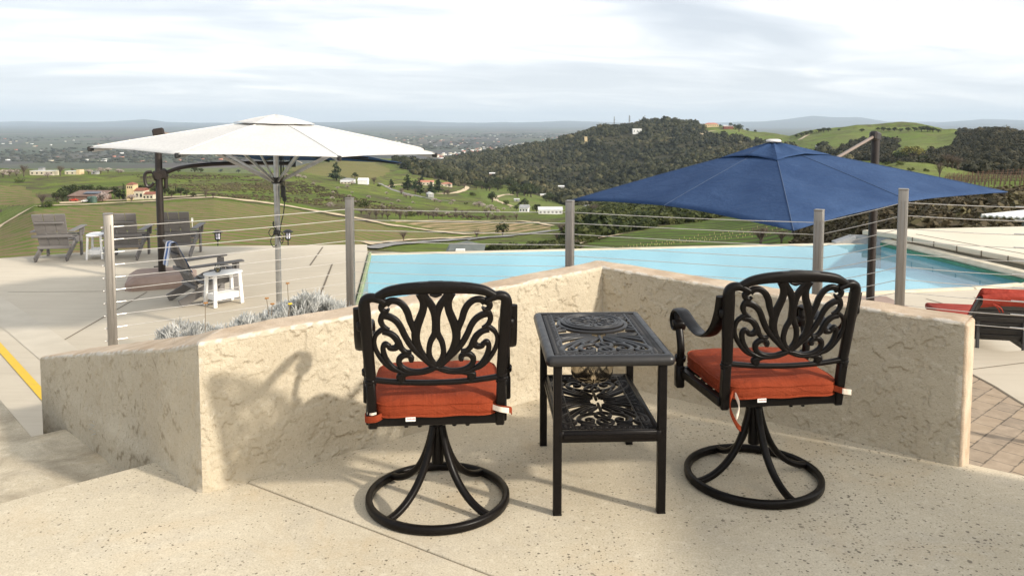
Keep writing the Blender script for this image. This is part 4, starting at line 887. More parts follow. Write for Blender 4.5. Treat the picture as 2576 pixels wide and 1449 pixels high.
# cantilever umbrellas
def cantilever(label, mast, centre, Rr, rot, tx, ty, h, mz, bigbase, bow):
    t = thing('cantilever_umbrella', label, 'umbrella', (mast[0], mast[1], -1.10), 0, 'navy cantilever umbrellas')
    o3 = Vector((mast[0], mast[1], -1.10)); C = Vector(centre) - o3
    ex = Vector((math.cos(tx), 0, math.sin(tx))); ey = Vector((0, math.cos(ty), math.sin(ty))); nn = ex.cross(ey)
    tp = []
    for k in range(8):
        r = Rr * (1 if k % 2 == 0 else .7071); a = rot + k * math.pi / 4
        p = C + (ex * math.sin(a) - ey * math.cos(a)) * r
        if k % 2: p += nn * bow - (p - C) * .02
        tp.append(p)
    apex = C + nn * h
    weld(solid(obj('canopy', canopy(tp, apex, 16, 8, .035, 1.08, .02), M['blue_fab'], t, 12)))
    vt = [apex + (p - apex) * .255 + nn * .030 for p in tp]
    for i in range(8): vt[i] = vt[i] + nn * (.02 if i % 2 else -.005)
    weld(solid(obj('vent_cap', canopy(vt, apex + nn * .050, 6, 6, .16, 1.1, .1), M['blue_fab'], t, 12)))
    sm = MB()
    for i, p in enumerate(tp):
        L_ = []
        for k in range(9):
            t_ = .2 + .8 * k / 8; e_ = apex.lerp(p, t_); e_.z = apex.z + (p.z - apex.z) * t_ ** 1.08; L_.append(e_ + nn * .002)
        sm.tube(L_, .004, 5)
    obj('seam', sm, M['navy_seam'], t, 40)
    fi = MB(); fi.lathe([(.0, .075), (.05, .074), (.078, .066), (.088, .052), (.08, .04), (0, .04)], tuple(apex), 20); obj('finial', fi, pm('pale_finial', (0.66, 0.62, 0.58), None, 4, 0.5) if 'pale_finial' not in bpy.data.materials else bpy.data.materials['pale_finial'], t)
    for p in tp:
        rb = MB(); rb.beam(apex - nn * .06 + (p - apex) * .04, p - nn * .025 - (p - apex) * .01, .018, .03, .003); obj('rib', rb, M['black'], t)
    H = mz + 1.10; mb = MB(); mb.tube([(0, 0, .0), (0, 0, H - .08)], .056, 24); obj('mast', mb, M['bpole'], t, 40)
    dh = Vector((C.x, C.y, 0)).normalized(); side = Vector((-dh.y, dh.x, 0))
    hd = MB(); hd.beam(-dh * .075 + Vector((0, 0, H - .05)), dh * .10 + Vector((0, 0, H - .02)), .115, .13, .025); obj('mast_head', hd, M['bpole'], t)
    hubp = C - nn * .12
    joint = Vector((0, 0, 1.78 if bigbase else 1.80)) + dh * .06
    arm = MB(); P, _ = crom([tuple(joint), tuple(joint + dh * .35 + Vector((0, 0, .11))), tuple(joint.lerp(hubp, .55) + Vector((0, 0, .08))), tuple(hubp)], 1, 6); arm.tube(P, .032, 12); obj('arm', arm, M['bpole'], t, 40)
    ro = MB(); ro.tube([dh * .09 + Vector((0, 0, H - .045)), C + nn * (h * .30) - dh * .62], .021, 10); obj('tie_rod', ro, pm('rod_taupe', (0.22, 0.17, 0.14), None, 4, 0.4, 0.3) if 'rod_taupe' not in bpy.data.materials else bpy.data.materials['rod_taupe'], t, 40)
    jb = MB(); jb.beam(-dh * .09 + Vector((0, 0, 1.74)), dh * .13 + Vector((0, 0, 1.80)), .13, .17, .03)
    hp = [(-.10, 1.82), (-.19, 1.80), (-.21, 1.72), (-.19, 1.60), (-.13, 1.58), (-.075, 1.64)]
    P, _ = crom([tuple(dh * a + Vector((0, 0, b))) for a, b in hp], 1, 4); jb.tube(P, .026, 8); jb.tube([dh * .10 + Vector((0, 0, 1.55)), dh * .10 + Vector((0, 0, 1.72))], .03, 10)
    jb.tube([side * -.09 + Vector((0, 0, 1.74)), side * .09 + Vector((0, 0, 1.74))], .05, 12); obj('slider', jb, M['bpole'], t, 40)
    hb = MB(); hb.tube([hubp - nn * .06, hubp + nn * .10], .05, 14); obj('hub', hb, M['black'], t)
    if bigbase:
        bb = MB(); a = math.atan2(.33, .83); hw, hz = .52, .19; vs = []
        for z, k, ch in ((.0, 1.0, .10), (.11, 1.0, .10), (.185, .80, .10), (.195, .77, .10)):
            for sx, sy in ((1, 1), (-1, 1), (-1, -1), (1, -1)):
                for q in ((0, 1), (1, 0)):
                    c = ch; dx, dy = (hw - c * q[0], hw - c * q[1]) if (sx * sy > 0) == (q == (0, 1)) else (hw - c * q[0], hw - c * q[1])
                    vs.append((sx * dx * k, sy * dy * k, z))
        # order the octagon by angle
        vv = []
        for l in range(4): vv += sorted(vs[l * 8:(l + 1) * 8], key=lambda p: math.atan2(p[1], p[0]))
        M3 = Matrix.Rotation(a, 3, 'Z'); vv = [M3 @ Vector(p) for p in vv]
        bb.add(vv, [(l * 8 + i, l * 8 + (i + 1) % 8, l * 8 + 8 + (i + 1) % 8, l * 8 + 8 + i) for l in range(3) for i in range(8)] + [tuple(24 + i for i in range(8))])
        o = obj('weighted_base', bb, M['base'], t, 8); o.data.polygons.foreach_set('use_smooth', [False] * len(o.data.polygons)); bv = o.modifiers.new('soft', 'BEVEL'); bv.width = .012; bv.segments = 2
        pd = MB(); pd.tube([side * .0 - dh * .12 + Vector((0, 0, .28)), -dh * .03 + Vector((0, 0, .28))], .01, 8); obj('pedal', pd, M['bpole'], t)
    else:
        bp = MB(); bp.box((0, 0, .03), (.9, .9, .06), .02); obj('weighted_base', bp, M['base'], t)
cantilever('open navy cantilever umbrella in front of the pool, its brown mast standing on the right', (5.08, 11.12), (3.095, 9.333, .642), 2.449, -.2524, .0506, .0186, .604, 1.352, False, .078)
cantilever('navy cantilever umbrella half hidden behind the white umbrella, with a heavy brown base', (-5.684, 12.77), (-3.72, 13.50, .93), 2.0, R(32), -.03, -.105, .15, 1.385, True, .02)

# adirondack chairs
def adirondack():
    t = thing('adirondack_chair', 'x', 'chair', (0, 0, 0), 0, 'grey adirondack chairs on the pool deck')
    m = M['adir']; by0, bz0, by1, bz1 = -.24, .24, -.535, .90                     # back plane foot and top
    for k in (-1, 0, 1):
        b = MB(); w0, w1 = .168, .192; x0, x1 = k * .172, k * .196
        b.beam((x0, by0, bz0), ((x0 + x1) / 2, (by0 + by1) / 2, (bz0 + bz1) / 2), .163, .024, .004, up=(0, 1, .4)); b.beam(((x0 + x1) / 2, (by0 + by1) / 2, (bz0 + bz1) / 2), (x1, by1, bz1), .181, .024, .004, up=(0, 1, .4)); obj('back_slat', b, m, t)
    for f, w, h in ((.77, .50, .03), (.37, .70, .055), (.03, .58, .06)):
        y, z = by0 + (by1 - by0) * f - .03, bz0 + (bz1 - bz0) * f - .015
        b = MB(); b.beam((-w / 2, y, z), (w / 2, y, z), .034, h, .008); obj('back_rail', b, m, t)
    for s in (-1, 1):
        b = MB(); b.beam((s * .268, -.50, .035), (s * .268, .05, .30), .03, .12, .004); b.beam((s * .268, .05, .30), (s * .268, .36, .355), .0302, .115, .004); obj('side_rail', b, m, t)
        b = MB(); b.box((s * .300, .30, .275), (.032, .10, .55), .005); b.beam((s * .322, .30, .40), (s * .335, .30, .55), .03, .07, .004); obj('front_leg', b, m, t)
        b = MB(); b.beam((s * .325, -.36, .552), (s * .335, .40, .575), .12, .025, .008); obj('armrest', b, m, t)
    for k in range(6):
        y = .35 - k * .098; z = .395 - k * .026 - (.01 if k > 3 else 0); b = MB(); b.beam((-.265, y, z + .03), (.265, y, z + .03), .086, .02, .005); obj('seat_slat', b, m, t)
    b = MB(); b.beam((-.285, .385, .34), (.285, .385, .34), .02, .12, .004); obj('front_apron', b, m, t)
    return t
ad = adirondack(); AD = [((-8.73, 15.20), 12, 'grey adirondack chair at the far left, left of the distant white side table'), ((-7.45, 15.30), 11, 'grey adirondack chair right of the distant white side table, behind the leftmost fence post'), ((-6.53, 15.55), 9, 'grey adirondack chair by the brown umbrella mast, facing the valley'), ((-4.50, 11.64), -49.5, 'grey adirondack chair with a striped towel over its back, beside the nearer white table')]
for i, ((x, y), a, lb) in enumerate(AD):
    o = ad if i == 0 else dup(ad, (0, 0, 0), 0)
    o.location = (x, y, DZ + .003); o.rotation_euler = (0, 0, R(a)); o['label'] = lb
def white_table(label, loc, a):
    t = thing('side_table', label, 'table', loc, a, 'white side tables on the pool deck'); m = M['whitep']; L, Wd, H = .275, .165, .47
    pts = []
    for i in range(40):
        q = 2 * math.pi * i / 40; c, s = math.cos(q), math.sin(q); pts.append((Wd * abs(c) ** .55 * (1 if c > 0 else -1) * (1 - .14 * abs(s) ** 4), L * abs(s) ** .75 * (1 if s > 0 else -1)))
    tb = MB(); tb.prism(pts, H - .026, H); o = obj('tabletop', tb, m, t, 40); bv = o.modifiers.new('round', 'BEVEL'); bv.width = .008; bv.segments = 2; bv.limit_method = 'ANGLE'
    for sx in (-1, 1):
        for sy in (-1, 1):
            b = MB(); b.beam((sx * .135, sy * .21, 0), (sx * .112, sy * .19, H - .026), .035, .05, .005, up=(0, 1, 0)); obj('leg', b, m, t)
    sh = MB(); zs = .17
    for k in range(3): sh.box(((k - 1) * .073, 0, zs), (.069, .385, .02), .004)
    for sx in (-1, 1): sh.box((sx * .106, 0, zs - .034), (.022, .37, .085), .004)
    for sy in (-1, 1): sh.box((0, sy * .18, zs - .036), (.19, .022, .085), .004)
    obj('shelf', sh, m, t)
    return t
white_table('white side table between the two far left adirondack chairs', (-7.99, 15.17, DZ + .003), R(15))
TW = (-4.15, 11.29); white_table('white side table nearer the wall with a glass of wine on it', (TW[0], TW[1], DZ + .003), R(-40))
wg = thing('wine_glass', 'stemless glass of white wine standing on the nearer white side table', 'glass', (TW[0] - .06, TW[1] - .04, DZ + .473))
mb = MB(); mb.lathe([(.001, .002), (.026, .003), (.040, .018), (.047, .042), (.045, .07), (.038, .10), (.036, .112), (.0345, .112), (.0365, .10), (.0435, .07), (.0455, .042), (.038, .02), (.001, .006)], n=28); obj('bowl', mb, M['glass'], wg, 50)
mb = MB(); mb.lathe([(.001, .007), (.0365, .021), (.0445, .042), (.0447, .050), (.001, .050)], n=24); obj('wine', mb, M['wine'], wg, 50)
# towel over the back of the near adirondack chair
tw = MB(); pf = [(-.625, .60), (-.618, .66), (-.602, .74), (-.585, .82), (-.575, .895), (-.560, .925), (-.535, .932), (-.512, .915), (-.497, .88), (-.455, .79), (-.400, .68), (-.345, .56), (-.305, .47)]
P, _ = crom(pf, 1, 4); nx_ = 14; vs = []
for i, (y, z) in enumerate(P):
    for j in range(nx_ + 1):
        u = j / nx_; back = i < len(P) * .42; x = .045 + u * .20 + (.03 * (len(P) * .42 - i) / len(P) * (1 - 2 * u) if back else 0) + (.02 * i / len(P))
        rip = .010 * math.sin(u * 19 + i * .12) if back else .003 * math.sin(u * 14)
        vs.append((x, y - rip - (.02 if back else 0), z + rip * .3))
mm = nx_ + 1; tw.add(vs, [(i * mm + j, i * mm + j + 1, (i + 1) * mm + j + 1, (i + 1) * mm + j) for i in range(len(P) - 1) for j in range(nx_)])
o = obj('towel', tw, M['towel'], None, 0, (AD[3][0][0], AD[3][0][1], DZ)); o.rotation_euler = (0, 0, R(AD[3][1])); solid(o, .006).location.x -= 0
setp(o, 'blue and white striped towel hung over the back of the near adirondack chair', 'towel')
# loungers on the right
def lounger(label, loc, a, raised, cush_label):
    t = thing('sun_lounger', label, 'sun lounger', loc, a, 'charcoal loungers right of the wall'); m = M['lounge']; W2 = .33
    for s in (-1, 1):
        b = MB(); b.beam((s * W2, -.35, .22), (s * W2, 1.30, .22), .04, .10, .008); obj('side_rail', b, m, t)
        for y in (-.2, 1.2): b = MB(); b.beam((s * W2, y, 0), (s * W2, y, .22), .05, .07, .006, up=(0, 1, 0)); obj('leg', b, m, t)
    b = MB()
    for k in range(10): b.box((0, .05 + k * .13, .265), (.62, .105, .02), .004)
    obj('seat_slats', b, m, t)
    al = R(45 if raised else 6); dy, dz = -math.cos(al), math.sin(al); p0 = Vector((0, .0, .255)); d = Vector((0, dy, dz)); up = Vector((0, math.sin(al), math.cos(al)))
    bk = MB(); Lb = .80
    for k in range(6): c = p0 + d * (.07 + k * .118); bk.beam(c - Vector((.285, 0, 0)), c + Vector((.285, 0, 0)), .098, .02, .004, up=tuple(up))
    c = p0 + d * (.075 + 6 * .118); P, _ = crom([tuple(c + Vector((x, 0, 0)) + d * (.035 - .08 * (x / .3) ** 2)) for x in (-.29, -.15, 0, .15, .29)], 1, 3)
    for q0, q1 in zip(P[:-1], P[1:]): bk.beam(q0, q1, .11, .022, .0, up=tuple(up))
    obj('backrest', bk, m, t)
    for s in (-1, 1): b = MB(); b.beam(p0 + Vector((s * .305, 0, 0)), p0 + Vector((s * .305, 0, 0)) + d * Lb, .035, .06, .008, up=tuple(up)); obj('back_frame', b, m, t)
    if raised:
        for s in (-1, 1): b = MB(); b.beam(p0 + d * .38 + Vector((s * .22, 0, 0)), (s * .22, -.30, .05), .03, .03, .003); obj('prop', b, m, t)
    c = thing('lounger_cushion', cush_label, 'cushion', loc, a, 'red lounger cushions')
    pad = MB(); pad.box((0, .66, .32), (.60, 1.30, .085), .03, seg=3); obj('seat_pad', pad, M['redfab'], c, 60)
    bp = MB(); Mr = Matrix((Vector((1, 0, 0)), d, up)).transposed(); Mr.col[0] = Vector((1, 0, 0)); Mr.col[1] = d; Mr.col[2] = Vector((1, 0, 0)).cross(d) * -1 if Vector((1, 0, 0)).cross(d).dot(up) < 0 else Vector((1, 0, 0)).cross(d)
    bp.box(p0 + d * .42 + up * .060, (.60, .88, .085), .03, Mr, seg=3)
    if raised:
        e = p0 + d * .83 + up * .02; P = [tuple(p0 + d * .80 + up * .06), tuple(p0 + d * .86 + up * .04), tuple(p0 + d * .875 + up * -.01), tuple(p0 + d * .82 + up * -.045), tuple(p0 + d * .74 + up * -.04)]
        P, _ = crom(P, 1, 4)
        vs = []
        for x in np.linspace(-.30, .30, 9):
            for p in P: vs.append((x, p[1], p[2] - .03 * (x / .3) ** 2 + .004 * math.sin(x * 40)))
        n_ = len(P); bp.add(vs, [(i * n_ + j, (i + 1) * n_ + j, (i + 1) * n_ + j + 1, i * n_ + j + 1) for i in range(8) for j in range(n_ - 1)])
    obj('back_pad', bp, M['redfab'], c, 60)
    if raised:
        for k in range(2):
            P, _ = crom([tuple(p0 + d * .80 + Vector((-.21, 0, 0)) - up * .05), tuple(p0 + d * .75 + Vector((-.15 + .03 * k, 0, 0)) - up * .07), tuple(p0 + d * .66 + Vector((-.10 + .03 * k, 0, 0)) - up * .065)], 1, 5); s = MB(); s.tube(P, .007, 6); obj('tie', s, M['redfab'], c)
lounger('charcoal slatted sun lounger with raised back at the right edge, seen from behind', (5.20, 8.50, DZ + .004), R(-12), True, 'red cushion folded over the raised back of the right lounger')
lounger('charcoal sun lounger lying flat behind the right end of the stucco wall', (3.95, 8.05, DZ + .004), R(-12), False, 'red cushion lying flat, only its far corner showing above the stucco wall')
# solar lanterns at the deck edge
def lantern(label, loc):
    t = thing('solar_lantern', label, 'lantern', loc, 0, 'solar stake lanterns at the deck edge')
    b = MB(); b.tube([(0, 0, -.2), (0, 0, .12)], .012, 8); obj('stake', b, M['black'], t)
    b = MB(); b.lathe([(.001, .11), (.03, .115), (.058, .14), (.062, .15), (.05, .15)], n=12)
    for k in range(6): a = k * math.pi / 3; b.tube([(.056 * math.cos(a), .056 * math.sin(a), .145), (.066 * math.cos(a), .066 * math.sin(a), .29)], .006, 5)
    b.lathe([(.062, .21), (.066, .21), (.066, .22), (.062, .22)], n=12); obj('cage', b, M['black'], t)
    b = MB(); b.lathe([(.045, .15), (.05, .29)], n=12); obj('lens', b, M['lens'], t)
    b = MB(); b.lathe([(.115, .285), (.118, .295), (.07, .325), (.05, .34), (.001, .342)], n=6); obj('lantern_roof', b, M['black'], t)
l1 = at_z(540, 620, DZ); l2 = at_z(720, 618, DZ)
lantern('black solar lantern at the deck edge, left of the umbrella pole', (l1.x, 16.78, DZ - .02)); lantern('black solar lantern at the deck edge, just right of the umbrella pole', (l2.x, 16.85, DZ - .02))

# silver shrubs in the planter
def shrub(label, c, rx, ry, h, n, seed, flowers):
    rg = np.random.default_rng(seed); t = thing('silver_shrub', label, 'shrub', c, R(38), 'silver leaved shrubs behind the wall')
    V, Fc, T = [], [], []
    for k in range(n):
        a = rg.uniform(0, 2 * math.pi); r = math.sqrt(rg.uniform(0, 1)); el = math.sqrt(max(0, 1 - r * r * .9))
        lump = .78 + .30 * fbm(np.array([math.cos(a) * r * 2.2 + seed]), np.array([math.sin(a) * r * 2.2]), 2)[0] * 1.6 - .1
        p = np.array([rx * r * math.cos(a), ry * r * math.sin(a), h * el * lump]); ax = np.array([r * math.cos(a) * .7, r * math.sin(a) * .7, el + .25]); ax /= np.linalg.norm(ax)
        ax = ax + rg.normal(0, .22, 3); ax /= np.linalg.norm(ax); tone = np.clip(rg.normal(.5, .24), 0, 1)
        for j in range(15):
            ph = rg.uniform(0, 2 * math.pi); u = np.cross(ax, [.3, .2, .9]); u /= np.linalg.norm(u) + 1e-6; v = np.cross(ax, u)
            sp = rg.uniform(.25, .75); d = ax * (1 - sp * .5) + (u * math.cos(ph) + v * math.sin(ph)) * sp; d /= np.linalg.norm(d)
            L = rg.uniform(.024, .046); w = np.cross(d, rg.normal(0, 1, 3)); w /= np.linalg.norm(w) + 1e-6; w *= .0028
            b0 = p - ax * rg.uniform(.0, .05); b1 = b0 + d * L * .55; b2 = b0 + d * L + ax * .006; q = len(V)
            V += [b0 - w * .7, b0 + w * .7, b1 + w, b1 - w, b2 + w * .4, b2 - w * .4]; Fc += [(q, q + 1, q + 2, q + 3), (q + 3, q + 2, q + 4, q + 5)]; T += [tone] * 6
    npmesh('foliage', V, Fc, M['silver'], t, attr=dict(tone=T), flat=True)
    st = MB()
    for k in range(26): a = rg.uniform(0, 6.28); r = rg.uniform(.2, .9); st.tube([(0, 0, 0), (rx * r * .5 * math.cos(a), ry * r * .5 * math.sin(a), h * .35), (rx * r * .85 * math.cos(a), ry * r * .85 * math.sin(a), h * .75 * math.sqrt(1 - r * r * .8))], [.012, .009, .005], 5)
    obj('stems', st, M['twig'], t)
    for x, y, z, m in flowers:
        f = MB(); f.tube([(x * .8, y * .8, h * .5), (x, y, z)], .0022, 5); so_ = obj('flower_stem', f, M['twig'], t); q = MB()
        for i in range(9): a = i * 2.4; q.lathe([(.001, .006), (.004, .003), (.005, 0), (.001, -.002)], (x + .007 * math.sqrt(i / 3) * math.cos(a), y + .007 * math.sqrt(i / 3) * math.sin(a), z), 6)
        obj('flower_head', q, M[m], so_)
M['silver'] = foliage('silver_leaves', (0.34, 0.34, 0.31), (0.58, 0.58, 0.55), (0.78, 0.78, 0.75), .25)
M['twig'] = pm('dry_twig', (0.17, 0.13, 0.09), (0.25, 0.2, 0.14), 20, 0.9); M['dry'] = pm('dry_flower', (0.32, 0.15, 0.04), None, 5, 0.9); M['yflower'] = pm('yellow_flower', (0.72, 0.48, 0.02), None, 5, 0.8)
def shx(px, y): return (px - CX) / F_PX * y
shrub('silver leaved shrub left of the others, low behind the wall corner', (shx(470, 4.32), 4.32, -.33), .50, .28, .80, 800, 1, [(.06, -.05, .86, 'dry')])
shrub('small round silver shrub between the two larger ones', (shx(598, 4.46), 4.46, -.33), .34, .22, .80, 480, 2, [(.14, -.1, .82, 'dry'), (.22, -.16, .82, 'yflower')])
shrub('largest silver leaved shrub, behind the wall left of the chair', (shx(752, 4.85), 4.85, -.33), .58, .28, .80, 1250, 3, [(-.26, -.1, .82, 'dry'), (-.05, .1, .85, 'dry')])

# ------------------------------------------------------------------ the land: one height field out to the far mountains
RELIEF = True
LAYERS = [  # (px, distance, picture height) knots across the view; None as height means a level z instead
 ('z', [(-2200, 4, -2.9), (4800, 4, -2.9)]), ('z', [(-2200, 17.5, -3.0), (2100, 17.5, -3.0), (4800, 18.5, -3.0)]),
 ('p', [(-2200,120,690),(-400,120,690),(0,120,668),(200,120,654),(470,120,640),(700,120,640),(900,120,650),(930,130,655),(1290,150,645),(1430,150,640),(1650,130,634),(1900,110,628),(2100,80,624),(2200,52,620),(2300,46,610),(2400,42,600),(2576,40,590),(4800,40,590)]),
 ('p', [(-2200,400,600),(-400,400,600),(0,400,566),(86,410,521),(170,420,517),(300,420,511),(400,420,506),(538,410,498),(640,400,508),(700,390,516),(870,350,545),(1000,320,570),(1180,290,592),(1290,300,588),(1400,320,580),(1430,300,580),(1520,280,572),(1650,260,562),(1770,240,560),(1900,200,552),(2000,160,545),(2100,130,532),(2200,115,505),(2300,112,490),(2400,112,483),(2500,112,482),(2576,112,484),(4800,112,484)]),
 ('p', [(-2200,600,500),(-400,600,500),(0,600,478),(200,600,470),(540,600,465),(740,560,480),(860,520,497),(990,480,522),(1180,450,546),(1290,460,546),(1400,460,548),(1430,440,547),(1520,420,546),(1650,400,538),(1900,320,532),(2000,260,525),(2100,190,490),(2200,165,458),(2300,160,452),(2400,155,450),(2576,150,446),(4800,150,446)]),
 ('p', [(-2200,900,430),(-400,900,425),(0,900,424),(200,900,432),(320,900,434),(540,880,435),(640,860,437),(740,840,442),(800,840,450),(860,820,460),(925,820,464),(990,820,479),(1080,800,491),(1180,780,502),(1290,760,514),(1380,740,522),(1430,700,526),(1520,680,522),(1650,640,514),(1900,520,503),(2000,420,490),(2100,330,452),(2182,260,429),(2260,250,411),(2330,250,414),(2400,245,428),(2455,240,441),(2576,235,443),(4800,235,443)]),
 ('p', [(-2200,1500,470),(-400,1500,470),(0,1500,470),(540,1500,465),(640,1500,440),(740,1500,424),(800,1550,409),(860,1600,400),(990,1650,399),(1080,1650,413),(1180,1500,441),(1270,1350,458),(1350,1300,482),(1410,1250,502),(1430,1200,507),(1520,1150,500),(1650,1100,482),(1900,900,474),(2000,800,468),(2100,700,448),(2200,600,435),(2350,520,447),(2455,480,447),(2576,450,447),(4800,450,447)]),
 ('p', [(-2200,2200,480),(740,2200,440),(860,2200,425),(990,2200,421),(1080,2200,419),(1180,2100,412),(1290,2050,403),(1400,2000,397),(1520,1900,392),(1650,1800,387),(1770,1700,382),(1900,1500,386),(2000,1300,389),(2100,1100,387),(2200,1000,387),(2300,900,384),(2400,800,392),(2500,700,402),(2576,650,412),(4800,650,412)]),
 ('p', [(-2200,2900,470),(740,2900,436),(900,2900,416),(1000,2900,413),(1080,2900,410),(1159,2900,399),(1230,2850,385),(1288,2800,375),(1340,2800,366),(1379,2800,361),(1431,2750,347),(1460,2700,336),(1490,2700,326),(1523,2700,319),(1572,2700,318),(1600,2700,311),(1627,2700,305),(1700,2650,307),(1754,2600,313),(1765,2600,321),(1800,2550,318),(1846,2500,322),(1875,2450,331),(1923,2300,337),(1986,2000,346),(2021,1900,337),(2107,1900,329),(2153,1900,325),(2211,1900,328),(2290,1850,328),(2355,1700,332),(2390,1500,333),(2447,1300,338),(2500,1150,331),(2540,1100,337),(2576,1050,345),(2700,1000,342),(4800,1000,342)]),
 ('z', [(-2200,4300,-225),(4800,4300,-225)]), ('z', [(-2200,9000,-226),(4800,9000,-226)]), ('z', [(-2200,19000,-222),(4800,19000,-222)]),
 ('p', [(-2200,30000,319),(0,30000,319),(500,30000,318),(900,30000,318),(1300,30000,319.5),(1500,30000,321),(1900,30000,322),(2234,30000,318),(2355,30000,316),(2576,30000,316),(4800,30000,318)]),
 ('p', [(-2200,45000,307),(0,45000,307),(60,45000,306),(120,45000,307.5),(258,45000,306.5),(300,45000,304),(366,45000,301.5),(395,45000,305),(418,45000,309),(513,45000,309.5),(640,45000,309),(760,45000,309.5),(850,45000,308.5),(930,45000,306.5),(970,45000,305.5),(1050,45000,307),(1120,45000,309.5),(1290,45000,310),(1340,45000,308),(1430,45000,306.5),(1500,45000,308),(1560,45000,310),(1700,45000,312),(1880,45000,308),(1923,45000,306.5),(1980,45000,301),(2020,45000,295),(2047,45000,291.5),(2090,45000,295),(2162,45000,294.5),(2200,45000,301),(2234,45000,306),(2300,45000,308),(2355,45000,309),(2430,45000,304),(2470,45000,301),(2576,45000,302),(3000,45000,304),(4800,45000,305)]),
 ('p', [(-2200,60000,335),(4800,60000,335)]),
]
def _prep(px):
    px = np.asarray(px, float); Ls, Ps = [], []
    for kind, kn in LAYERS:
        k = np.array(kn, float); y = np.interp(px, k[:, 0], k[:, 1]); p = np.interp(px, k[:, 0], k[:, 2])
        if kind == 'z': p = py_of(p, y)
        Ls.append(np.log(y)); Ps.append(p)
    return np.array(Ls), np.array(Ps)
def prof(px, Y):
    """picture height of the land at columns px (n) and distances Y (n): monotone cubic through the knots"""
    X, P = _prep(px); ly = np.log(np.asarray(Y, float)); K = len(X)
    h = np.diff(X, axis=0); d = np.diff(P, axis=0) / h; m = np.zeros_like(P)
    w1, w2 = 2 * h[1:] + h[:-1], h[1:] + 2 * h[:-1]; ok = d[1:] * d[:-1] > 0
    m[1:-1] = np.where(ok, (w1 + w2) / (w1 / np.where(ok, d[:-1], 1) + w2 / np.where(ok, d[1:], 1)), 0); m[0], m[-1] = d[0], d[-1]
    i = np.clip((ly[None, :] >= X).sum(0) - 1, 0, K - 2); c = np.arange(len(ly))
    hh = h[i, c]; t = np.clip((ly - X[i, c]) / hh, 0, 1); t2, t3 = t * t, t ** 3
    return (2 * t3 - 3 * t2 + 1) * P[i, c] + (t3 - 2 * t2 + t) * hh * m[i, c] + (-2 * t3 + 3 * t2) * P[i + 1, c] + (t3 - t2) * hh * m[i + 1, c]
def relief(x, y, Y):
    a = np.clip((Y - 60) / 200, 0, 1) * np.clip((3800 - Y) / 800, 0, 1)
    b = np.clip((Y - 26000) / 9000, 0, 1)
    return a * ((fbm(x / 70 + 3, y / 70, 4) - .5) * .0042 * Y + (fbm(x / 260 + 8, y / 260, 3) - .5) * (.007 + .022 * np.clip((2450 - Y) / 500, 0, 1)) * Y * np.clip((Y - 950) / 600, 0, 1) + (fbm(x / 14, y / 14 + 9, 3) - .5) * 1.1) + b * (fbm(x / 3200, y / 3200 + 7, 5) - .5) * 150
def land(px, Y):
    px, Y = np.broadcast_arrays(np.asarray(px, float), np.asarray(Y, float)); sh = px.shape; p, q = px.ravel(), Y.ravel()
    py = prof(p, q); z = z_of(py, q); x = (p - CX) / F_PX * dep_of(q, z); z = z + relief(x, q, q)
    return x.reshape(sh), q.reshape(sh), z.reshape(sh)
def land_z(x, y):
    x = np.atleast_1d(np.asarray(x, float)); y = np.atleast_1d(np.asarray(y, float)); z = np.full_like(x, -40.0)
    for _ in range(3):
        px = CX + F_PX * x / dep_of(y, z); z = z_of(prof(px, y), y)
    return z + relief(x, y, y)
def proj(x, y, z):
    dep = dep_of(y, z); return CX + F_PX * x / dep, CY - F_PX * (y * _s + (z - EYE) * _c) / dep
_YS = np.exp(np.linspace(math.log(30), math.log(26000), 2200))
def G(px, py, ymin=30, ymax=26000):
    """first point of the land seen at picture position (px, py)"""
    ys = _YS[(_YS >= ymin) & (_YS <= ymax)]; x, y, z = land(np.full(len(ys), px), ys); q = proj(x, y, z)[1]
    hit = np.nonzero(q <= py)[0]
    if not len(hit): i = int(np.argmin(q)); return Vector((x[i], y[i], z[i]))
    i = hit[0]
    if i == 0: return Vector((x[0], y[0], z[0]))
    t = (q[i - 1] - py) / max(q[i - 1] - q[i], 1e-9); return Vector((x[i - 1], y[i - 1], z[i - 1])).lerp(Vector((x[i], y[i], z[i])), t)
def inpoly(x, y, poly):
    x = np.asarray(x); y = np.asarray(y); r = np.zeros(x.shape, bool); n = len(poly)
    for i in range(n):
        (x0, y0), (x1, y1) = poly[i], poly[(i + 1) % n]
        if y0 == y1: continue
        c = ((y0 > y) != (y1 > y)) & (x < (x1 - x0) * (y - y0) / (y1 - y0) + x0); r ^= c
    return r
